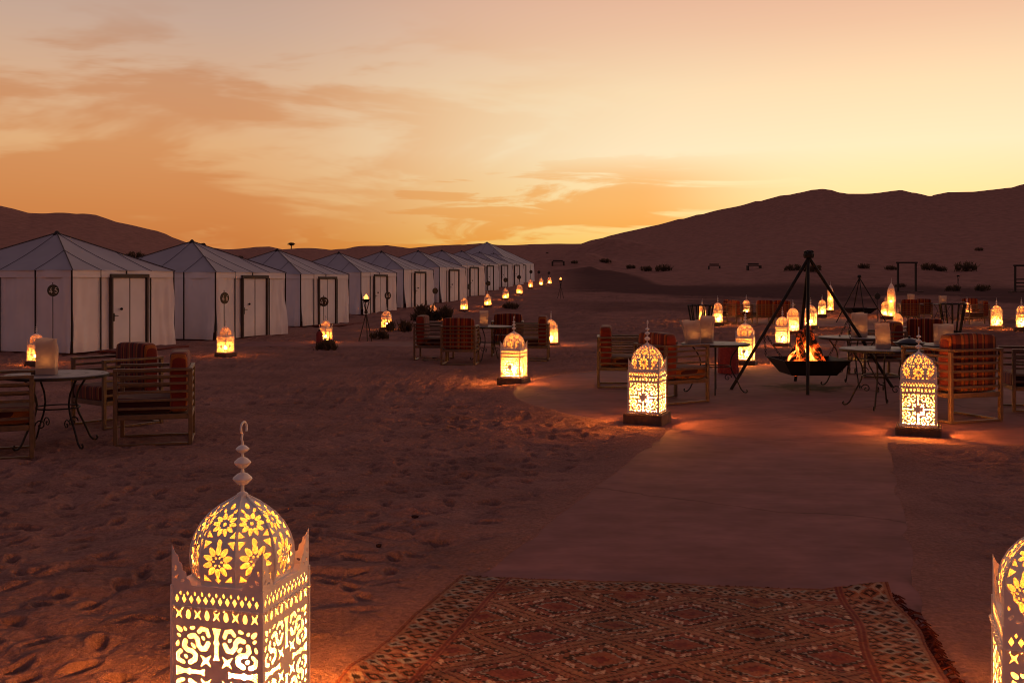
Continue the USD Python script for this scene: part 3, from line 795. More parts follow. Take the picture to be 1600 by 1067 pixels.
def make_lantern(label, loc, rot, scale, group, glow=None):
    t = thing('lantern', label, 'lantern', loc, rot, group, scale)
    part(t, 'plinth', bevel_box(-.235, .235, -.235, .235, -.05, PL - .004, .012), PLINTH)
    up = lambda m, z=PL: (m.apply_translation((0, 0, z)), m)[1]
    sp = panel_mesh(side_panel_poly(), LW / 2)
    for k in range(4):
        part(t, 'side_panel', up(rotz(sp, 90 * k)), LANTERN_METAL)
    post = bx(LW / 2 - .006, LW / 2 + .004, LW / 2 - .006, LW / 2 + .004, .0, LH + .001)
    for k in range(4):
        part(t, 'corner_post', up(rotz(post, 90 * k)), LANTERN_METAL)
    for k in range(4):
        beads = []
        for i in range(11):
            y = (i - 5) * .034
            b = trimesh.creation.icosphere(0, .0075)
            b.apply_translation((LW / 2 + .008, y, .425))
            beads.append(b)
        part(t, 'bead_row', up(rotz(cat(bx(LW / 2 + .001, LW / 2 + .007, -LW / 2, LW / 2, .421, .4275), *beads), 90 * k)), LANTERN_METAL)
        part(t, 'foot_rail', up(rotz(bx(LW / 2 + .001, LW / 2 + .010, -LW / 2 - .01, LW / 2 + .01, 0.001, .016), 90 * k)), LANTERN_METAL)
    # shoulder plate: a square with a round hole under the dome
    sh = extrude(sbox(-LW / 2, -LW / 2, LW / 2, LW / 2).difference(Point(0, 0).buffer(.160, 8)), .003)
    part(t, 'shoulder', up(sh, PL + LH), LANTERN_METAL)
    # stepped corner points, two leaves meeting at each corner
    tri = Polygon([(0, 0), (.082, 0), (.074, .022), (.062, .026), (.059, .048), (.046, .054), (.042, .078), (.030, .086), (.026, .108), (.015, .116), (0, .145)]).difference(unary_union([petal(.022, .030, .022, .012, .8), petal(.045, .018, .018, .011, .2), petal(.016, .062, .022, .010, 1.4)]))
    for k in range(4):
        a = extrude(tri, T_)
        R = np.eye(4)
        R[:3, 0], R[:3, 1], R[:3, 2], R[:3, 3] = (0, -1, 0), (0, 0, 1), (-1, 0, 0), (LW / 2, LW / 2, 0)
        a.apply_transform(R)
        b = extrude(tri, T_)
        R = np.eye(4)
        R[:3, 0], R[:3, 1], R[:3, 2], R[:3, 3] = (-1, 0, 0), (0, 0, 1), (0, 1, 0), (LW / 2, LW / 2 - T_, 0)
        b.apply_transform(R)
        part(t, 'corner_point', up(rotz(cat(a, b), 90 * k), PL + LH + .002), LANTERN_METAL)
    g = gore_poly()
    for k in range(8):
        part(t, 'dome_panel', up(bend_gore(g, dome_at, ARC, 8, k, 14), PL + LH + .003), LANTERN_METAL, smooth=28)
    for k in range(8):
        a = (k + .5) * math.pi / 4
        rib = [(r / math.cos(math.pi / 8) * math.cos(a), r / math.cos(math.pi / 8) * math.sin(a), z) for r, z in DP]
        part(t, 'dome_rib', up(tube(rib, .004, 4), PL + LH + .003), LANTERN_METAL)
    z0 = PL + LH + .305
    fin = [(.026, -.012), (.020, .004), (.007, .012), (.006, .034), (.020, .040), (.034, .054), (.037, .060), (.034, .066), (.020, .078), (.007, .084), (.006, .098), (.018, .104), (.030, .116), (.032, .121), (.030, .126), (.018, .137), (.006, .143), (.005, .156), (.014, .160), (.024, .168), (.0255, .172), (.024, .176), (.014, .184), (.005, .188), (.0045, .196)]
    fp = part(t, 'finial', up(lathe(fin, 14), z0), LANTERN_METAL, smooth=40)
    a = np.linspace(math.radians(-60), math.radians(215), 14)
    hk = [(0, 0, .196), (.0, -.006, .212)] + [(0, .010 - .022 * math.cos(x) * 1.0, .250 + .024 * math.sin(x)) for x in a]
    part(fp, 'hook', up(tube(hk, .0042, 6), z0), LANTERN_METAL, smooth=60)
    # frosted liner and bulb
    i = LW / 2 - .012
    lin = cat(*[rotz(sheet(np.array([[(i, -i, .012), (i, -i, LH - .01)], [(i, i, .012), (i, i, LH - .01)]], float)), 90 * k) for k in range(4)])
    part(t, 'liner', up(lin), LINER)
    dl = lathe([(max(r - .010, .004), z) for r, z in DP], 16)
    part(t, 'dome_liner', up(dl, PL + LH + .002), DOME_LINER, smooth=True)
    part(t, 'base_plate', up(bx(-i, i, -i, i, .001, .008)), LANTERN_METAL)
    bulb = trimesh.creation.icosphere(1, .040)
    bulb.apply_scale((1, 1, 1.25))
    bulb.apply_translation((.02, -.03, .15))
    bh = part(t, 'bulb_holder', up(lathe([(.0, .098), (.016, .098), (.018, .03), (.03, .009), (.03, .0081)], 8)), LANTERN_METAL)
    part(bh, 'bulb', up(bulb), glow or BULB)
    return t


LG1 = 'large white pierced metal lanterns around the platform'
LG2 = 'pierced metal lanterns lining the tent row'
LG3 = 'pierced metal lanterns around the far platform'
# large lanterns: (x, y, scale, turn, label)
big = [(-1.00, 3.80, .975, -15, 'large white pierced lantern in the lower left foreground, biggest in view'),
       (1.79, 3.36, .96, -20, 'large white pierced lantern cut off by the right edge at the bottom'),
       (*at(1015, 668)[:2], 1.0, -22, 'white pierced lantern at the left edge of the path, before a striped armchair'),
       (*at(1447, 686)[:2], .99, -23, 'white pierced lantern at the right edge of the path, before the bright striped armchair'),
       (*at(803, 602)[:2], .93, -22, 'bright pierced lantern at the left rim of the round platform'),
       (*at(1168, 573)[:2], .93, -20, 'pierced lantern behind the platform, left of the fire, beside the red stool')]
lantern0 = None
for x, y, s, r, lab in big:
    y = y + .2 if y > 5 else y
    if lantern0 is None:
        lantern0 = make_lantern(lab, (x, y, 0), r, s, LG1)
    else:
        copy_of(lantern0, lab, (x, y, 0.03 if abs(x - 1.5) < .4 and y > 9 else 0), r, s)
x, y, z = at(861, 541)
copy_of(lantern0, 'pierced lantern on the sand, partly hidden by the armchair right of the middle table', (x, y, 0), -24, .76)
# lanterns of the tent row: (photo x, depth, scale, label)
row = [(57, 20.8, .70, 'pierced lantern behind the paper bag on the round table at left'),
       (352.5, 23.2, .74, 'pierced lantern before the second tent, glowing beside the number plate 46'),
       (509, 28.2, .69, 'pierced lantern with a dark red canister beside its base'),
       (604, 36, .74, 'pierced lantern just right of the burning tripod torch'),
       (676, 44.5, .70, 'dim pierced lantern half hidden in the green bush behind the armchairs'),
       (725, 50.0, .72, 'pierced lantern standing before the sixth tent'),
       (762, 53.5, .72, 'pierced lantern standing before the seventh tent'),
       (790, 60.0, .72, 'far pierced lantern, fifth from the end of the lit row'),
       (811.5, 66.5, .74, 'far pierced lantern, fourth from the end of the lit row'),
       (829, 81.0, .74, 'far pierced lantern at the corner of the tallest end tent'),
       (845.5, 90.0, .74, 'far pierced lantern, second last of the lit row beyond the tents'),
       (858.7, 97.0, .74, 'farthest pierced lantern of the lit row, nearest the distant torch')]
row_pos = []
for px, D, s, lab in row:
    p = on_ground(px, D)
    row_pos.append(p)
    if px == 57:
        row0 = make_lantern(lab, p, -25, s, LG2, BULB_DIM)
    else:
        copy_of(row0, lab, p, -25 + random.uniform(-12, 12), s, group=LG2)
far = [(1097, 42.5, .80, 'far pierced lantern standing between the upright bars of the left fire basket'),
       (1121.5, 39.6, .95, 'broad bright pierced lantern beside the far orange striped armchairs'),
       (1166, 46, .85, 'far lantern showing only lit slits above the lantern left of the fire'),
       (1222.5, 26.5, .86, 'left one of two pierced lanterns close behind the fire flames'),
       (1239, 33.0, .92, 'right one of two pierced lanterns close behind the fire flames'),
       (1266.5, 37.0, .93, 'pierced lantern right behind the middle legs of the big fire tripod'),
       (1284.5, 46.5, .82, 'small squat pierced lantern left of the tall tower lantern behind the fire'),
       (1383, 45.5, .80, 'pierced lantern hugging the left foot of the right tower lantern'),
       (1403, 33.0, .72, 'dim domed lantern just above the dark striped cushion at right'),
       (1557, 36.5, .92, 'very bright pierced lantern above the striped armchair at right'),
       (1596, 35.5, .95, 'bright pierced lantern cut off by the right edge among the far seats'),
       (1511, 44.0, .82, 'far lantern showing only its lit dome behind the fire basket at right')]
for px, D, s, lab in far:
    p = on_ground(px, D)
    copy_of(lantern0, lab, p, -20 + random.uniform(-14, 14), s, group=LG3)

# tall tower lanterns
TP = np.array([(.185, 0), (.180, .25), (.172, .55), (.160, .85), (.145, 1.02), (.115, 1.17), (.075, 1.28), (.03, 1.36), (.010, 1.39)])
_ts = np.concatenate([[0], np.cumsum(np.linalg.norm(np.diff(TP, axis=0), axis=1))])


def tower_at(v):
    return np.interp(v, _ts, TP[:, 0]), np.interp(v, _ts, TP[:, 1])


def tower_poly():
    vs = np.linspace(0, _ts[-1], 30)
    hw = tower_at(vs)[0]
    plate = Polygon(list(zip(hw, vs)) + list(zip(-hw[::-1], vs[::-1])))
    holes = []
    for v in np.arange(.08, 1.2, .14):
        w = float(tower_at(v)[0])
        for s in (-.5, .5):
            if w > .1:
                holes += rosette(s * w, v, w * .42, 6)
        holes += [petal(0, v, .05, .022, math.pi / 2), petal(0, v + .07, .05, .03, 0), petal(w * .55, v + .07, .05, .026, 0), petal(-w * .55, v + .07, .05, .026, 0)]
    return plate.difference(unary_union(holes).intersection(plate.buffer(-.012)))


def make_tower(label, loc, rot, scale):
    t = thing('tower_lantern', label, 'lantern', loc, rot, 'tall tower shaped pierced lanterns', scale)
    g = tower_poly()
    for k in range(4):
        m = bend_gore(g, tower_at, _ts[-1], 4, k, 10)
        m.apply_translation((0, 0, .08))
        part(t, 'side_panel', m, LANTERN_METAL, smooth=28)
    part(t, 'plinth', bevel_box(-.22, .22, -.22, .22, -.05, .078, .01), PLINTH)
    lin = lathe([(max(r * 1.35 - .03, .005), z + .085) for r, z in TP], 4, math.pi / 4)
    part(t, 'liner', lin, LINER)
    for z in (.16, .7):
        b = trimesh.creation.icosphere(1, .024)
        b.apply_translation((0, .02, z))
        part(t, 'bulb', b, BULB)
    part(t, 'spike', tube([(0, 0, 1.46), (0, 0, 1.68)], [.012, .004], 6), LANTERN_METAL)
    return t


tower0 = make_tower('tall tower lantern seen through the right leg of the fire tripod', on_ground(1297.5, 50), -15, .88)
copy_of(tower0, 'tall tower lantern right of the unlit fire pit, above the dark cushion', on_ground(1392.5, 45.5), -24, 1.06)

# ------------------------------------------------------------------ number plates
def plate_sign(label, loc, rot, h, text):
    t = thing('number_plate', label, 'sign', loc, rot, 'round number plates on stakes before the tents')
    d = lathe([(.0, .012), (.128, .012), (.135, .007), (.135, -.007), (.128, -.012), (.0, -.012)], 24)
    d.invert()
    d.apply_transform(trimesh.transformations.rotation_matrix(math.pi / 2, (1, 0, 0)))
    d.apply_translation((0, 0, h))
    dp = part(t, 'disc', d, SIGN_BLACK, smooth=30)
    part(t, 'stake', tube([(0, .018, -.1), (.004, .018, h * .5), (0, .018, h + .18)], .009, 5), BLACK_IRON)
    if text:
        m = meshkit.text_mesh(text, .125, .003)
        m.apply_scale((.74, 1, 1))
        c = m.bounds.mean(0)
        m.apply_translation((-c[0], -c[1], 0))
        m.apply_transform(trimesh.transformations.rotation_matrix(math.pi / 2, (1, 0, 0)))
        m.apply_translation((0, -.0125, h))
        part(dp, 'numeral', m, SIGN_WHITE)
    return t


sg = [(83, 23.0, 1.50, 50, '4 5', 'black round number plate reading 45 before the nearest tent'),
      (351, 23.6, 1.32, 60, '4 6', 'black number plate reading 46 turned edgewise before the second tent'),
      (505.7, 28.6, 1.14, 12, '4 7', 'round black number plate in front of the door of the third tent'),
      (606, 36.4, 1.20, 40, '4 8', 'black number plate over the lantern right of the burning torch'),
      (680, 45.0, 1.22, 30, '', 'black number plate over the bush at the edge of the fifth tent'),
      (733, 50.6, 1.18, 55, '', 'black number plate before the door of the seventh tent'),
      (762.7, 54.0, 1.20, 20, '', 'black number plate over the lantern before the eighth tent'),
      (790, 60.5, 1.15, 15, '', 'small far number plate over the fifth lantern from the row end'),
      (811, 67.0, 1.15, 15, '', 'small far number plate over the fourth lantern from the row end'),
      (829.6, 81.5, 1.3, 15, '', 'small far number plate against the corner of the tallest end tent'),
      (842, 90.5, 1.2, 10, '', 'small far number plate just beyond the tallest end tent'),
      (857.7, 97.5, 1.1, 10, '', 'farthest number plate, over the last lantern of the row')]
for px, D, h, r, tx, lab in sg:
    plate_sign(lab, on_ground(px, D), r, h, tx)
t = plate_sign('black number plate by the right leg of the unlit tripod', on_ground(1371, 43.0), 10, 1.05, '')
t.SetCustomDataByKey('group', 'round number plates on stakes before the tents')

# dark red canister beside a lantern
p = on_ground(499, 27.6)
t = thing('canister', 'dark red canister beside the lantern before the third tent', 'canister', p)
part(t, 'canister_body', lathe([(0, 0), (.075, 0), (.085, .01), (.085, .30), (.06, .35), (.03, .37), (0, .37)], 14), RED_CLOTH, smooth=40)
part(t, 'canister_cap', lathe([(.0, .37), (.028, .37), (.028, .41), (0, .415)], 10), BLACK_IRON)

# ------------------------------------------------------------------ chairs
CW, CD, CH = .72, .78, .80


def make_chair(label, loc, rot, group):
    t = thing('armchair', label, 'armchair', loc, rot, group)
    hx, hy = CD / 2, CW / 2
    b = .004
    s = .042
    for x in (-1, 1):
        for y in (-1, 1):
            X, Y = x * (hx - s / 2), y * (hy - s / 2)
            part(t, 'leg', bevel_box(X - s / 2, X + s / 2, Y - s / 2, Y + s / 2, 0, CH - .03, b), WOOD)
    for y in (-1, 1):
        Y = y * (hy - s / 2)
        part(t, 'arm_rail', bevel_box(-hx, hx, Y - .026, Y + .026, CH - .0298, CH, b), WOOD)
        part(t, 'floor_rail', bevel_box(-hx + s + .001, hx - s - .001, Y - s / 2 + .004, Y + s / 2 - .004, .002, .026, b), WOOD)
        part(t, 'seat_rail', bevel_box(-hx + s + .001, hx - s - .001, Y - .016, Y + .016, .27, .325, b), WOOD)
        for z in (.385, .470, .555, .640, .715):
            part(t, 'arm_slat', bevel_box(-hx + s + .001, hx - s - .001, Y - .010, Y + .010, z - .014, z + .014, .003), WOOD)
    for x in (-1, 1):
        X = x * (hx - s / 2)
        part(t, 'seat_rail', bevel_box(X - .016, X + .016, -hy + s + .001, hy - s - .001, .27, .325, b), WOOD)
    X = -hx + s / 2
    part(t, 'floor_rail', bevel_box(X - s / 2 + .004, X + s / 2 - .004, -hy + s + .001, hy - s - .001, .002, .026, b), WOOD)
    for z in (.385, .470, .555, .640, .715):
        part(t, 'back_slat', bevel_box(X - .010, X + .010, -hy + s + .001, hy - s - .001, z - .014, z + .014, .003), WOOD)
    part(t, 'back_rail', bevel_box(X - .020, X + .020, -hy + s + .006, hy - s - .006, CH - .029, CH - .001, .003), WOOD)
    part(t, 'seat_deck', bx(-hx + s + .002, hx - s - .002, -hy + s + .002, hy - s - .002, .30, .318), WOOD)
    part(t, 'seat_cushion', cushion(-hx + s + .17, hx - .005, -hy + s + .006, hy - s - .006, .322, .49, .05, seed=3), FABRIC_SEAT, smooth=True)
    part(t, 'back_cushion', cushion(-hx + s + .006, -hx + s + .19, -hy + s - .004, hy - s + .004, .33, .955, .04, seed=8), FABRIC, smooth=True)
    return t


CG1, CG2, CG3, CG4, CG5 = 'striped armchairs at the left table', 'striped armchairs at the middle table', 'striped armchairs left of the fire', 'striped armchairs right of the fire', 'striped armchairs on the far platform'
S = .035
chairs = [(-3.81, 10.95, 0.0, 195, CG1, 'slatted armchair right of the round table at left, turned side on'),
          (-4.72, 12.25, 0.0, 232, CG1, 'slatted armchair behind the round table at left, facing the camera'),
          (-5.10, 10.02, 0.0, 24, CG1, 'slatted armchair cut off by the left edge before the round table'),
          (-1.07, 21.15, 0.0, 86, CG2, 'armchair with its back to the camera at the middle table'),
          (-1.70, 22.35, 0.0, -6, CG2, 'leftmost armchair at the middle table, facing right'),
          (-.10, 23.45, 0.0, 268, CG2, 'armchair behind the middle table, mostly hidden by the bright lantern'),
          (.42, 22.2, 0.0, 176, CG2, 'rightmost armchair at the middle table, facing left'),
          (1.75, 16.35, S, -5, CG3, 'leftmost armchair on the round platform, seen from the side'),
          (2.22, 14.30, S, 31, CG3, 'armchair behind the lantern at the path edge, back to the camera'),
          (5.36, 12.50, S, 109, CG4, 'armchair with the bright orange lit cushion, back to the camera at right'),
          (6.85, 13.35, S, 168, CG4, 'armchair cut off by the right edge, dark cushion leaning back'),
          (6.45, 18.1, S, 184, CG4, 'armchair with bare pale slats between two glowing paper bags'),
          (7.75, 19.3, S, 240, CG4, 'armchair with a wide dark striped cushion right of the two paper bags'),
          (8.75, 42.2, 0.0, 205, CG5, 'left one of two far armchairs lit orange beside the broad lantern'),
          (9.15, 41.2, 0.0, 20, CG5, 'right one of two far armchairs lit orange beside the broad lantern'),
          (10.05, 41.0, 0.0, 92, CG5, 'far armchair with a wide dark red back left of the fire tripod'),
          (10.75, 40.5, 0.0, 60, CG5, 'far bare slatted armchair behind the left leg of the fire tripod'),
          (15.8, 40.8, S, 80, CG5, 'far armchair lit orange just right of the tall tower lantern'),
          (17.75, 44.5, 0.0, 95, CG5, 'far dark armchair between two small white paper bags'),
          (18.3, 40.3, 0.0, 170, CG5, 'far armchair lit orange at right of the fire basket'),
          (20.4, 45.5, 0.0, 260, CG5, 'far armchair hidden behind the fire basket at right')]
chair0 = None
for x, y, z, r, g, lab in chairs:
    if chair0 is None:
        chair0 = make_chair(lab, (x, y, z), r, g)
    else:
        copy_of(chair0, lab, (x, y, z), r, 1.09 if r == 109 else 1.0, group=g)

# ------------------------------------------------------------------ tables
def make_table(label, loc, rot, scale=1.0):
    t = thing('round_table', label, 'table', loc, rot, 'round mosaic tables on iron legs', scale)
    top = lathe([(0, .745), (.492, .745), (.500, .739), (.500, .722), (.0, .722)], 48)
    top.invert()
    part(t, 'tabletop', top, MOSAIC, smooth=30)
    rim = lathe([(.501, .741), (.508, .738), (.508, .712), (.485, .708), (.485, .7215)], 48)
    rim.invert()
    part(t, 'rim', rim, IRON_RIM, smooth=30)
    for k in range(4):
        a = math.radians(45 + 90 * k)
        prof = [(.36, .715), (.30, .64), (.235, .54), (.215, .44), (.24, .33), (.30, .22), (.345, .13), (.375, .06), (.415, .018), (.45, .012), (.468, .035), (.452, .055)]
        q = np.array(prof)
        q = np.stack([np.interp(np.linspace(0, len(q) - 1, 30), np.arange(len(q)), q[:, i]) for i in (0, 1)], 1)
        part(t, 'leg', tube([(r * math.cos(a), r * math.sin(a), z) for r, z in q], .011, 6), IRON_RIM, smooth=50)
        sc = [((.15 + .06 * (1 - i / 16) * math.cos(i * .55) + .03), .23 + .06 * (1 - i / 16) * math.sin(i * .55)) for i in range(17)]
        part(t, 'scroll', tube([(r * math.cos(a), r * math.sin(a), z) for r, z in sc], .007, 5), IRON_RIM, smooth=50)
    rg = [(.225 * math.cos(x), .225 * math.sin(x), .40) for x in np.linspace(0, 2 * math.pi, 25)]
    part(t, 'stretcher_ring', tube(rg, .008, 5, caps=False), IRON_RIM, smooth=50)
    return t


tables = [(-4.72, 10.62, 0, 10, 1.0, 'round mosaic table at left with a tall paper bag on it'),
          (-.48, 22.0, 0, 20, 1.0, 'round mosaic table in the middle group beyond the sand'),
          (3.05, 15.35, S, 33, 1.0, 'round mosaic table left of the fire with two crumpled paper bags'),
          (4.88, 13.55, S, 15, 1.05, 'round mosaic table beside the bright striped armchair, dark dish on it'),
          (5.45, 16.4, S, 40, 1.05, 'round mosaic table directly right of the fire pit'),
          (6.45, 15.0, S, 5, 1.0, 'round mosaic table behind the bright striped armchair'),
          (16.35, 42.0, S, 5, 1.0, 'far round table bearing the left small white bag'),
          (18.5, 44.0, 0, 5, 1.0, 'far round table bearing the right small white bag')]
table0 = None
for x, y, z, r, s, lab in tables:
    table0 = make_table(lab, (x, y, z), r, s) if table0 is None else table0
    if lab != table0.GetCustomDataByKey('label'):
        copy_of(table0, lab, (x, y, z), r, s)

# ------------------------------------------------------------------ paper bags with candles
def make_bag(label, loc, rot, w, d, h, seed, lean=0.0, flare=0.0):
    t = thing('paper_bag', label, 'paper bag', loc, rot, 'paper bag candle lights on the tables')
    n, nz = 28, 14
    u = np.linspace(0, 4, n + 1)
    P = np.zeros((n + 1, nz, 3))
    for j in range(nz):
        z = h * j / (nz - 1)
        f = 1 + flare * (j / (nz - 1)) ** 1.5
        for i in range(n + 1):
            q, fr = int(u[i]) % 4, u[i] - int(u[i])
            c = [(-1, -1), (1, -1), (1, 1), (-1, 1), (-1, -1)]
            x0, y0 = c[q]
            x1, y1 = c[q + 1]
            X, Y = x0 + (x1 - x0) * fr, y0 + (y1 - y0) * fr
            if q in (1, 3):
                X *= 1 - .35 * (j / (nz - 1)) * math.sin(math.pi * fr)
            P[i, j] = (X * w / 2 * f + lean * (j / (nz - 1)) ** 2, Y * d / 2, z)
    Q = P.copy()
    Q[:n] += ((meshkit.fbm(P[:n] * 9 + seed, 3, seed)[..., None] - .5) * np.array([.05, .05, 0])) * (P[:n, :, 2:] / h)
    Q[:n, -1, 2] += (meshkit.noise(P[:n, -1] * 14 + seed, seed) - .5) * .03
    Q[n] = Q[0]
    part(t, 'paper', sheet(Q), PAPER, smooth=True)
    part(t, 'sand_fill', bx(-w / 2 + .008, w / 2 - .008, -d / 2 + .008, d / 2 - .008, .003, h * .20), PLINTH)
    cp = part(t, 'candle', lathe([(0, h * .20 + .035), (.019, h * .20 + .035), (.020, h * .2)], 10), WAX)
    fl = trimesh.creation.icosphere(1, .011)
    fl.apply_scale((1, 1, 1.9))
    fl.apply_translation((0, 0, h * .2 + .062))
    part(cp, 'candle_flame', fl, CANDLE)
    return t


TZ = .7465
bags = [(-4.78, 10.52, TZ, 12, .19, .12, .37, 'tall glowing paper bag on the round table at left', 0, .0),
        (-.60, 21.8, TZ, 5, .17, .11, .33, 'narrow glowing paper bag on the table of the middle group', 0, .1),
        (2.70, 15.28, TZ + S, 8, .21, .12, .34, 'wide crumpled paper bag left of the fire, candle glowing low', -.06, .35),
        (2.93, 15.42, TZ + S, -20, .19, .12, .40, 'taller crumpled paper bag right of the wide one, left of the fire', .02, .1),
        (5.53, 16.3, TZ * 1.05 + S, 4, .21, .13, .38, 'glowing paper bag on the table directly right of the fire pit', 0, .0),
        (4.90, 13.52, TZ * 1.05 + S, -12, .18, .11, .33, 'glowing paper bag standing right of the dark tripod leg', -.02, .0),
        (6.30, 14.95, TZ + S, 8, .23, .13, .30, 'paper bag behind the bright striped cushion at right', 0, .1),
        (16.35, 42.0, TZ + S, 20, .27, .15, .40, 'left one of two small far white paper bags', .02, .0),
        (18.5, 44.0, TZ, 10, .28, .15, .33, 'right one of two small far white paper bags', 0, .1)]
for k, (x, y, z, r, w, d, h, lab, ln, fl) in enumerate(bags):
    make_bag(lab, (x, y, z + .002), r, w, d, h, k + 1, ln, fl)

# dark dish on the table by the bright armchair
t = thing('dish', 'dark shallow dish on the table beside the bright striped armchair', 'dish', (5.22, 13.45, TZ * 1.05 + S + .002), 0)
bp = part(t, 'bowl', lathe([(0, .012), (.10, .02), (.16, .06), (.20, .085), (.205, .08), (.165, .05), (.11, .006), (.06, .0), (0, 0)], 20), DISH, smooth=50)
part(bp, 'lid', lathe([(.17, .075), (.12, .115), (.05, .135), (.015, .14), (.018, .16), (0, .165)], 20), DISH, smooth=50)

# red cloth stool
p = at(1138, 586)
t = thing('stool', 'red cloth covered round stool left of the fire, before the glowing lantern', 'stool', (p[0], p[1], .03))
m = lathe([(0, .55), (.17, .55), (.185, .535), (.185, .50)], 32)
m.invert()
part(t, 'seat_pad', m, RED_CLOTH, smooth=40)
aq = np.linspace(0, 2 * math.pi, 73)
ZZ = np.linspace(.01, .50, 8)
Pq = np.array([[((.18 + .012 * (1 - z / .5) * math.sin(a * 11)) * math.cos(a), (.18 + .012 * (1 - z / .5) * math.sin(a * 11)) * math.sin(a), z) for z in ZZ] for a in aq])
part(t, 'skirt', sheet(Pq), RED_CLOTH, smooth=True)

# ------------------------------------------------------------------ fire pits
def chain(parent, p0, p1, n=14):
    p0, p1 = np.array(p0, float), np.array(p1, float)
    ms = []
    d = (p1 - p0) / n
    L_ = np.linalg.norm(d)
    z = d / L_
    x = np.cross(z, (0, 0, 1.0))
    x /= np.linalg.norm(x)
    y = np.cross(z, x)
    for i in range(n):
        c = p0 + d * (i + .5)
        s = x if i % 2 else y
        a = np.linspace(0, 2 * math.pi, 11)
        ms.append(tube([c + s * math.cos(q) * .016 + z * math.sin(q) * L_ * .66 for q in a], .0045, 4, caps=False))
    part(parent, 'chain', cat(*ms), BLACK_IRON, smooth=50)


def fire_tripod(label, c, apex_z, feet, pan_z, half, half_b, ph, rot, leg_r, xoff=0.0):
    t = thing('fire_pit', label, 'fire pit', c, 0)
    top = np.array([0, 0, apex_z])
    for k, f in enumerate(feet):
        f = np.array([f[0], f[1], 0.0])
        d = (top - f) / np.linalg.norm(top - f)
        o = np.array([.03 * math.cos(k * 1.6), .03 * math.sin(k * 1.6), 0])
        part(t, 'leg', tube([f, top + d * .06 + o], leg_r, 8), BLACK_IRON, smooth=50)
    part(t, 'collar', lathe([(.075, apex_z - .06), (.085, apex_z - .03), (.085, apex_z + .0), (.07, apex_z + .03), (0, apex_z + .04)], 10), BLACK_IRON)
    # square pan with sloping sides, open at the top
    def ring(h, z):
        R = np.array([[math.cos(rot), -math.sin(rot)], [math.sin(rot), math.cos(rot)]])
        return np.array([(*(R @ np.array(q) * h + [xoff, 0]), z) for q in ((-1, -1), (1, -1), (1, 1), (-1, 1))])
    rings = [ring(half_b * .0, pan_z), ring(half_b, pan_z), ring(half, pan_z + ph), ring(half - .012, pan_z + ph), ring(half_b - .01, pan_z + .012), ring(0, pan_z + .012)]
    V = np.vstack(rings)
    F = []
    for i in range(len(rings) - 1):
        for k in range(4):
            a, b = i * 4 + k, i * 4 + (k + 1) % 4
            F += [(a, b, b + 4), (a, b + 4, a + 4)]
    pan = trimesh.Trimesh(V, np.array(F), process=False)
    pan.fix_normals()
    part(t, 'pan', pan, BLACK_IRON)
    return t, ring(half, pan_z + ph)


cf = np.array([4.68, 16.15, .03])
feet = [(3.39 - cf[0], 15.85 - cf[1]), (4.36 - cf[0], 15.1 - cf[1]), (6.02 - cf[0], 16.2 - cf[1]), (4.76 - cf[0], 17.2 - cf[1])]
pit, corners = fire_tripod('black iron tripod fire pit with burning logs on the round platform', cf, 2.10, feet, .22, .52, .35, .24, .02, .026, -.02)
top = np.array([0, 0, 2.10])
for f, cn in ((feet[0], corners[0]), (feet[2], corners[1]), (feet[0], corners[3]), (feet[2], corners[2])):
    f3 = np.array([f[0], f[1], 0.0])
    q = f3 + (top - f3) * (.42 if f is feet[0] else .52)
    chain(pit, q, cn, 13)
# logs: a teepee of rough tapered trunks standing in the pan, with flames between them
logs = [(-.25, -.10, .05, .02, .11), (-.02, -.25, -.12, -.02, .08), (.26, -.09, .03, .02, .11), (.22, .20, .06, .06, .09), (-.10, .24, -.03, .06, .09), (-.26, .12, -.06, .04, .085)]
bt = thing('firewood', 'teepee of charred glowing logs burning in the tripod pan', 'firewood', (cf[0] - .06, cf[1], cf[2]))
for i, (x0, y0, x1, y1, r) in enumerate(logs):
    n = 12
    P = np.array([[x0 + (x1 - x0) * s, y0 + (y1 - y0) * s, .245 + s * (.60 + .10 * ((i * 37) % 5 - 2) / 2)] for s in np.linspace(0, 1, n)])
    m = tube(P, r * (1 - .45 * np.linspace(0, 1, n)), 12)
    v = np.array(m.vertices)
    axis = np.repeat(P, 12, 0)
    axis = np.vstack([axis, P[:1], P[-1:]])
    v = axis + (v - axis) * (1 + .55 * (meshkit.fbm(v * 14 + i * 5, 3, i)[:, None] - .45))
    part(bt, 'log', trimesh.Trimesh(v, m.faces, process=False), CHAR, smooth=50)
ft = thing('fire', 'orange flames licking up between the logs in the tripod pan', 'fire', (cf[0] - .06, cf[1], cf[2]))
rf = np.random.default_rng(3)
for i, (x, y, h, w) in enumerate([(-.18, -.20, .42, .10), (-.11, -.14, .54, .10), (.07, -.18, .56, .10), (.15, -.20, .40, .09), (-.12, .05, .50, .12), (.05, .06, .56, .12), (.20, .08, .42, .10), (.0, -.24, .30, .08), (.14, -.05, .60, .06)]):
    m = trimesh.creation.icosphere(3, 1.0)
    v = np.array(m.vertices)
    zz = (v[:, 2] + 1) / 2
    prof = np.sin(np.pi * np.clip(zz, 0, 1) ** .62) ** .9
    l = np.maximum(np.hypot(v[:, 0], v[:, 1]), 1e-6)
    dx, dy = v[:, 0] / l, v[:, 1] / l
    sway = .06 * np.sin(zz * 4 + i)
    rad = w * prof * (.75 + .5 * meshkit.noise(np.stack([dx * 1.5, dy * 1.5, zz * 4 + i], -1), i))
    q = np.stack([x * (1 - .55 * zz) + dx * rad + sway, y * (1 - .55 * zz) + dy * rad * .7, .27 + zz * h], 1)
    part(ft, 'flame', trimesh.Trimesh(q, m.faces, process=False), FLAME, smooth=True)

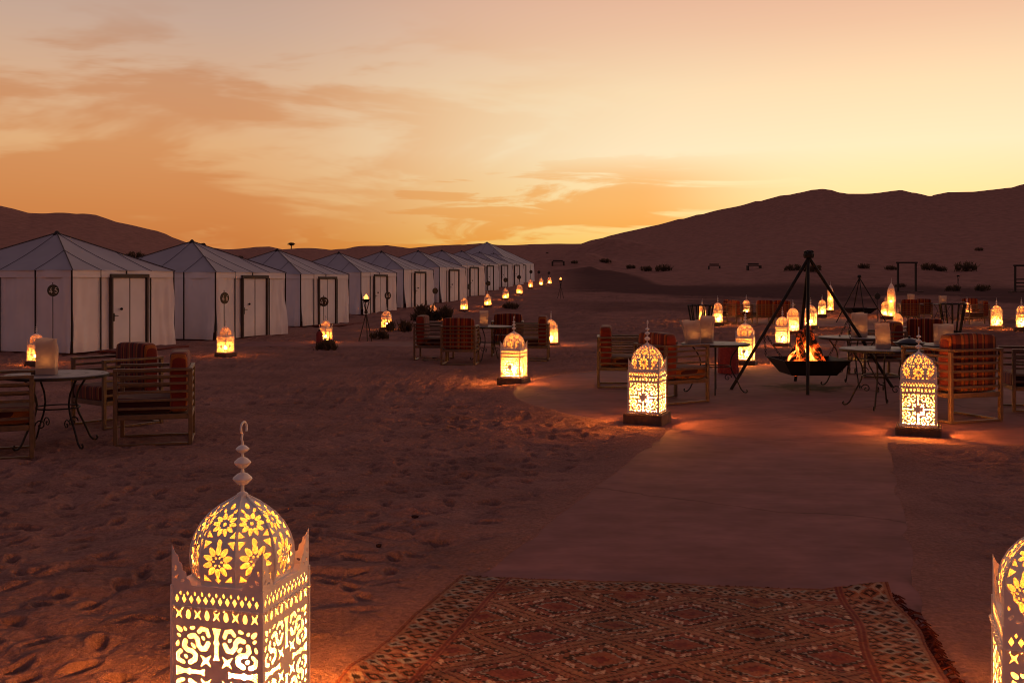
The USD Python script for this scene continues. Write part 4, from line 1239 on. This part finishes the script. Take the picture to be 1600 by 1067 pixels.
c2 = np.array([14.35, 42.3, .03])
feet2 = [(-1.05, -.3), (-.1, -1.0), (1.1, .0), (.0, 1.0)]
fire_tripod('unlit black tripod fire pit on the far round platform', c2, 1.88, feet2, .36, .56, .34, .22, .05, .022)

# ------------------------------------------------------------------ torches
def torch(label, loc, rot, h, lit=True, scale=1.0):
    t = thing('torch', label, 'torch', loc, rot, 'tripod torches on crossed poles', scale)
    for k in range(3):
        a = k * 2 * math.pi / 3 + .5
        part(t, 'pole', tube([(.22 * math.cos(a), .22 * math.sin(a), -.02), (-.09 * math.cos(a), -.09 * math.sin(a), h - .03)], .014, 6), CARVED, smooth=50)
    bw = part(t, 'bowl', lathe([(0, h - .06), (.06, h - .05), (.105, h + .0), (.115, h + .03), (.105, h + .03), (.05, h - .02), (0, h - .03)], 14), BLACK_IRON, smooth=50)
    part(t, 'binding', lathe([(.035, h * .68), (.05, h * .70), (.05, h * .73), (.035, h * .75)], 8), DARK_STRAP)
    if lit:
        m = trimesh.creation.icosphere(2, 1.0)
        v = np.array(m.vertices)
        zz = (v[:, 2] + 1) / 2
        n = meshkit.noise(v * 1.8 + 5, 4)
        v = np.stack([v[:, 0] * .085 * (.35 + n * .9) * (1.1 - zz * .7), v[:, 1] * .085 * (.35 + n * .9) * (1.1 - zz * .7), h + .0 + zz * .16 * (.5 + .9 * n)], 1)
        part(bw, 'flame', trimesh.Trimesh(v, m.faces, process=False), TORCH_FLAME, smooth=True)
    return t


torch('burning tripod torch of crossed poles before the fourth tent', on_ground(572, 29.0), 20, 1.17)
torch('small distant burning torch right of the last row lantern', on_ground(876, 62.0), 0, 1.10)
torch('unlit distant tripod torch standing before the dunes at right', on_ground(1497, 74.0), 10, 1.1, lit=False)

# ------------------------------------------------------------------ fire baskets, gate frames, benches
def basket(label, loc, rot, h, w):
    t = thing('fire_basket', label, 'fire basket', loc, rot, 'dark upright barred fire baskets')
    n = 12
    for k in range(n):
        a = k * 2 * math.pi / n
        part(t, 'bar', tube([(w * .30 * math.cos(a), w * .30 * math.sin(a), .02), (w * .5 * math.cos(a), w * .5 * math.sin(a), h)], .022, 5), BLACK_IRON)
    for z, f in ((.10, .32), (h - .02, .5)):
        part(t, 'hoop', tube([(w * f * math.cos(a), w * f * math.sin(a), z) for a in np.linspace(0, 6.2832, 25)], .018, 5, caps=False), BLACK_IRON, smooth=50)
    part(t, 'ash_plate', lathe([(0, .09), (w * .31, .09), (w * .31, .07), (0, .07)], 12), BLACK_IRON)
    return t


basket('dark barred fire basket behind the crumpled bags left of the fire', on_ground(1095, 34), 0, .93, .86)
basket('dark barred fire basket above the bright striped cushion at right', on_ground(1488, 33), 8, 1.0, .80)


def frame(label, loc, rot, w, h, bench=False):
    t = thing('timber_frame', label, 'frame', loc, rot, 'dark timber frames before the dunes')
    part(t, 'post', bevel_box(-w / 2 - .06, -w / 2 + .06, -.06, .06, -.1, h - .101, .01), CARVED)
    part(t, 'post', bevel_box(w / 2 - .06, w / 2 + .06, -.06, .06, -.1, h - .101, .01), CARVED)
    part(t, 'beam', bevel_box(-w / 2 - .12, w / 2 + .12, -.065, .065, h - .1, h + .02, .01), CARVED)
    part(t, 'sill', bevel_box(-w / 2 - .4, w / 2 + .5, -.2, .2, -.1, .05, .01), PLINTH)
    if bench:
        for z in (.35, .6, .85):
            part(t, 'crossbar', bevel_box(-w / 2 + .061, w / 2 - .061, -.04, .04, z, z + .09, .01), CARVED)
    return t


frame('open dark timber frame standing before the dunes right of the tower lantern', on_ground(1417, 72), 5, 1.3, 2.1)
frame('timber frame with crossbars at the right edge before the dunes', on_ground(1600, 72), 5, 1.3, 1.9, True)


def surf(px, D):
    x = (px - 800) / FPX * D
    return np.array([x, D, float(terrain(np.array([x]), np.array([D]))[0])])


def find(px, py, lo=60, hi=330):
    """The first terrain point along the line of sight through a photo pixel."""
    D = np.linspace(lo, hi, 1400)
    x = (px - 800) / FPX * D
    z = terrain(x, D)
    line = EYE + (HORIZON - py) / FPX * D
    hit = np.nonzero(z >= line)[0]
    i = hit[0] if len(hit) else int(np.argmax((z - line) / D))
    return np.array([x[i], D[i], z[i]])


def bench(label, loc, rot, w, h):
    t = thing('bench', label, 'bench', loc, rot, 'dark timber benches on the dunes', w / 1.6)
    for s in (-1, 1):
        part(t, 'end_post', bevel_box(s * .8 - .1, s * .8 + .1, -.25, .25, -.1, h * .95, .02), CARVED)
    part(t, 'seat_plank', bevel_box(-.699, .699, -.22, .22, .38, .47, .01), CARVED)
    part(t, 'back_plank', bevel_box(-.699, .699, .18, .22, .55, .75, .01), CARVED)
    return t


bench('dark bench with two end posts on the pale dune beyond the tents', find(872, 415), 5, 1.5, .62)
bench('dark bench with end posts on the dune left of the fire tripod top', find(1116, 420), -6, 1.2, .45)
bench('dark bench with end posts on the dune beside the fire tripod top', find(1178, 421), 8, 1.4, .5)

# ------------------------------------------------------------------ shrubs
def shrub_parts(t, seed, w, h, nleaf, leaf, upright):
    r = np.random.default_rng(seed)
    tw = []
    V, F = [], []
    stems = 16
    for s in range(stems):
        a = r.uniform(0, 6.283)
        rad = w / 2 * math.sqrt(r.uniform(.02, 1))
        tip = np.array([rad * math.cos(a), rad * math.sin(a), h * r.uniform(.6, 1.0) * math.sqrt(max(.06, 1 - .95 * (rad / (w / 2)) ** 2))])
        mid = tip * np.array([.35, .35, .6])
        tw.append(tube([(0, 0, -.05), mid, tip], [.02 * h, .012 * h, .003 * h], 4))
        for _ in range(nleaf // stems):
            f = r.uniform(.1, 1.0)
            p = tip * np.array([1, 1, f])
            p = p + r.normal(0, .06 * w, 3) * np.array([1, 1, .7])
            d = r.normal(0, 1, 3)
            d[2] = abs(d[2]) + upright
            d /= np.linalg.norm(d)
            s_ = np.cross(d, r.normal(0, 1, 3))
            s_ /= np.linalg.norm(s_)
            l = leaf * r.uniform(.6, 1.4)
            b = len(V)
            V += [p - s_ * l * .16, p + s_ * l * .16, p + d * l]
            F.append((b, b + 1, b + 2))
    V = np.array(V)
    V[:, 2] = np.maximum(V[:, 2], -.02)
    part(t, 'twigs', cat(*tw), TWIG)
    part(t, 'foliage', trimesh.Trimesh(V, np.array(F), process=False), LEAF)


def shrub(label, loc, w, h, nleaf, leaf, upright, seed, name='shrub', group='low desert shrubs'):
    t = thing(name, label, 'shrub', loc, 0, group)
    shrub_parts(t, seed, w, h, nleaf, leaf, upright)
    return t


shrub('green bush around the dim lantern behind the middle armchairs', on_ground(677, 43.4), 1.5, .75, 900, .22, 1.2, 1)
shrub('low tuft of dry grass on the sand by the walkway, under the third tent', on_ground(512, 25.4), .5, .22, 300, .13, 1.5, 2)
shrub('low grassy tuft right of the lantern by the burning torch', on_ground(620, 35.0), .9, .35, 400, .18, 1.5, 3)
shrub('small dry tuft near the walkway left of the middle armchairs', on_ground(592, 30.5), .5, .2, 260, .14, 1.5, 4)
shrub('dark tuft on the sand right of the far row of lanterns', on_ground(800, 52), .8, .3, 300, .18, 1.2, 5)
far_sh = None
fs = [(898, 412, 1.6, 'shrub right of the dune bench beyond the tents'), (946, 411, 2.4, 'large rounded shrub on the pale dune, centre right of the tents'), (985, 420, 2.2, 'left shrub of the cluster on the dune right of the large rounded one'),
      (1010, 424, 2.6, 'middle shrub of the cluster at the dune foot'), (1036, 424, 3.2, 'biggest shrub of the cluster at the dune foot'),       (1240, 423, 2.6, 'shrub behind the top of the fire tripod at left of its tip'), (1270, 425, 3.0, 'shrub right behind the tip of the big fire tripod'),       (1350, 420, 2.2, 'rounded shrub above the unlit tripod'), (1392, 422, 1.8, 'small shrub left of the open timber frame'), (1452, 422, 2.8, 'left shrub of the dark line right of the timber frame'),
      (1470, 424, 2.0, 'middle shrub of the dark line right of the timber frame'), (1508, 424, 3.6, 'right shrub of the dark line right of the timber frame'),       (1407, 449, 1.3, 'dark bush at the foot of the open timber frame'), (1490, 455, 1.8, 'dark bush at the foot of the unlit distant torch'), (1535, 455, 1.9, 'dark bush right of the unlit distant torch'),
      (1530, 392, 1.7, 'lone shrub high on the face of the big dune at right'), (855, 396, 1.2, 'small dark shrub above the tallest tent at right'), (212, 405, 3.5, 'dark shrub between the first two tent roofs'), (375, 404, 3.2, 'dark shrub between the second and third tent roofs')]
for k, (px, py, w, lab) in enumerate(fs):
    p = find(px, py, 62 if py > 440 else 96)
    if far_sh is None:
        far_sh = shrub(lab, p, 1.0, .45, 420, .15, .6, 11)
        place(UsdGeom.Xformable(far_sh), p, 0, w * .62)
    else:
        copy_of(far_sh, lab, p, k * 47, w * .62)


def ridge_tree(label, px, py, h, seed):
    p = find(px, py, 240, 345)
    t = thing('tree', label, 'tree', p, 0, 'lone trees on the skyline')
    r = np.random.default_rng(seed)
    part(t, 'trunk', cat(tube([(0, 0, -.5), (.1, 0, h * .4), (.05, 0, h * .7)], [.18, .13, .06], 6), *[tube([(.08, 0, h * .4), (h * .3 * math.cos(a), h * .3 * math.sin(a), h * .75)], [.08, .03], 5) for a in (0.3, 2.2, 4.0)]), TWIG)
    V, F = [], []
    for _ in range(500):
        d = r.normal(0, 1, 3)
        d *= r.uniform(.3, 1) / np.linalg.norm(d)
        p_ = np.array([0, 0, h * .66]) + d * np.array([h * .62, h * .5, h * .30]) * (.55 + .9 * meshkit.noise(d * 1.6 + seed, seed))
        b = len(V)
        q = r.normal(0, .16 * h * .5, (3, 3))
        V += list(p_ + q)
        F.append((b, b + 1, b + 2))
    part(t, 'crown', trimesh.Trimesh(np.array(V), np.array(F), process=False), LEAF)
    return t


ridge_tree('small dark tree on the skyline above the second tent', 317, 387, 1.5, 1)
ridge_tree('low dark tree on the skyline above the fourth tent', 455, 387, 1.6, 2)
cs = find(305, 386, 240, 345)
copy_of(far_sh, 'low dark thicket on the skyline left of the small tree', cs, 30, 3.6)

# pebbles and clods on the sand
pr = np.random.default_rng(5)
peb = None
for k, (px, py, sc) in enumerate([(648, 806, .028), (592, 852, .018), (523, 858, .02), (1452, 934, .014)]):
    p = at(px, py)
    if peb is None:
        peb = thing('pebble', 'dark pebble on the sand in the middle foreground', 'pebble', p + np.array([0, 0, -.01]), 0, 'dark pebbles scattered on the sand', sc)
        m = trimesh.creation.icosphere(2, 1.0)
        v = np.array(m.vertices)
        v = v * np.array([1.2, .9, .6]) * (.75 + .5 * meshkit.noise(v * 1.5 + 4, 2))[:, None]
        part(peb, 'stone', trimesh.Trimesh(v, m.faces, process=False), STONE, smooth=True)
        peb.SetCustomDataByKey('label', 'darkest largest clod lying on the open sand, left of the path')
    else:
        copy_of(peb, ['', 'dark clod on the sand, right one of a pair nearest the big lantern', 'dark clod on the sand, left one of a pair nearest the big lantern', 'tiny pale-edged stone on the sand right of the path end, beyond the rug'][k], p, k * 50, sc)

# ------------------------------------------------------------------ rug
cell = .0075
nu, nv = int(RUG_W / cell), int(RUG_L / cell)
ui, vi = np.meshgrid(np.arange(nu + 1), np.arange(nv + 1), indexing='ij')
u, v = ui * cell, vi * cell
rug_cols = dict(red=(.15, .045, .032), rust=(.17, .062, .038), dark=(.030, .017, .015), cream=(.34, .23, .165), grey=(.19, .155, .125), sandy=(.24, .155, .11), tan=(.20, .095, .058), wine=(.115, .03, .025))
K = {k: np.array(c) for k, c in rug_cols.items()}
C = np.broadcast_to(K['red'], u.shape + (3,)).copy()


def put(mask, col):
    C[mask] = K[col]


tri = lambda t: np.abs((t % 1) - .5) * 2
U0, V0 = .66, .46
q = np.stack([u * 3, v * 3, 0 * u], -1)
jit = (meshkit.fbm(q, 2, 61) - .5) * .02
a, b = tri((u + jit) / U0), tri((v + jit) / V0)
d = a + b
row_id = (np.floor(u / U0 + .5) * 3 + np.floor(v / V0 + .5) * 5).astype(int)
inner = d < 1
e = np.where(inner, d, 2 - d)
step = ((ui // 3 + vi // 3) % 2) * .07
es = e + step
put(inner, 'rust')
put((es > .86) & (es < .99), 'tan')
put((es > .74) & (es < .84) & ((ui // 4 + vi // 2) % 3 != 0), 'dark')
put((es > .66) & (es < .74) & ((ui // 3) % 3 != 1), 'cream')
put((es > .44) & (es < .53), 'dark')
put((es > .36) & (es < .44) & ((ui // 3 + vi // 3) % 2 == 0), 'grey')
put(es < .20, 'wine')
put(e > .985, 'dark')
# borders
bw, fw = .30, .20
dl, dr, df = u, RUG_W - u, v


def border(dist, along, width):
    m = dist < width
    put(m, 'rust')
    t0 = .085
    A, B_ = ((along / t0) % 1 - .5) * 2, ((dist / (width - .06) * 2.0) % 1 - .5) * 2
    band = m & (dist > .035) & (dist < width - .04)
    dd = np.abs(A) + np.abs(B_)
    k = (np.floor(along / t0) + np.floor(dist / (width - .06) * 2.0)).astype(int)
    put(band & (dd < .95) & (k % 3 == 0), 'sandy')
    put(band & (dd < .95) & (k % 3 == 1), 'grey')
    put(band & (dd < .95) & (k % 3 == 2), 'tan')
    put(band & (dd < .42), 'dark')
    put(band & (dd > 1.3) & (dd < 1.65), 'dark')
    put(band & (dd >= 1.7), 'tan')
    for lo, hi, c_ in ((.012, .020, 'wine'), (.022, .034, 'tan'), (width - .030, width - .022, 'wine'), (width - .008, width, 'wine')):
        put(m & (dist >= lo) & (dist < hi), c_)


border(df, u, fw)
border(dl, v, bw)
border(dr, v, bw)
C *= 1.28 * (.72 + .56 * meshkit.noise(np.stack([ui * .9, vi * .9, 0 * ui], -1), 71))[..., None]
hz = .012 + .006 * meshkit.noise(np.stack([ui * .45, vi * .45, 0 * ui], -1), 72) + .030 * (meshkit.fbm(np.stack([u * 2.0, v * 2.0, 0 * u], -1), 3, 73) - .35)
hz += .055 * np.exp(-((u - RUG_W) ** 2 / .10 + v ** 2 / .010)) + .035 * np.exp(-(u ** 2 / .01 + (v - 1.5) ** 2 / .05))
edge = .022 * (meshkit.fbm(np.stack([u * 3, v * 3, 0 * u + 9], -1), 3, 74) - .5)
edge = edge - .10 * (u / RUG_W) ** 3 * sstep(v, .55, 0) + .07 * (u / RUG_W) ** 3 * sstep(v, .6, 1.6)
xy = RUG_O + (u + edge)[..., None] * RUG_U + (v + edge * .7 - .05 * sstep(u, .3, 1.6) * sstep(u, 2.4, 1.8) * sstep(v, .3, 0))[..., None] * RUG_V
top_pts = np.concatenate([xy, (.034 + hz)[..., None]], -1)
t = thing('rug', 'worn red patterned rug with diamond lattice lying across the near end of the path', 'rug', (0, 0, 0), 0)
rm = usdkit.mesh(stage, str(t.GetPath()) + '/pile', sheet(top_pts, flip=True), RUG, smooth=True)
UsdGeom.PrimvarsAPI(rm).CreatePrimvar('rug_color', Sdf.ValueTypeNames.Color3fArray, 'vertex').Set(Vt.Vec3fArray.FromNumpy(C.reshape(-1, 3).astype(np.float32)))
# its edge, turned down to the ground
ring = np.concatenate([top_pts[:, 0], top_pts[-1, 1:], top_pts[::-1, -1][1:], top_pts[0, ::-1][1:]])
low = ring.copy()
low[:, 2] = .0305
part(t, 'selvedge', sheet(np.stack([ring, low], 1)), FRINGE)
fr = np.random.default_rng(9)
tufts = []
for k in range(190):
    vv = fr.uniform(.02, RUG_L)
    p0 = top_pts[-1, min(int(vv / cell), nv), :2]
    l = fr.uniform(.03, .10)
    dxy = RUG_U * l * .8 + RUG_V * fr.normal(0, .045)
    z = .045
    tufts.append(tube([(*p0, z), (*(p0 + dxy * .5), z + fr.uniform(-.002, .02)), (*(p0 + dxy), .036)], [.006, .005, .003], 4))
for k in range(150):
    uu = fr.uniform(.0, RUG_W)
    p0 = RUG_O + uu * RUG_U
    i_, = [int(uu / cell)]
    p0 = top_pts[min(i_, nu), 0, :2]
    l = fr.uniform(.012, .04)
    dxy = -RUG_V * l + RUG_U * fr.normal(0, .012)
    tufts.append(tube([(*p0, .043), (*(p0 + dxy * .5), .046), (*(p0 + dxy), .034)], [.004, .004, .002], 4))
q = part(t, 'fringe', cat(*tufts), FRINGE, smooth=50)
q.SetCustomDataByKey('kind', 'stuff')
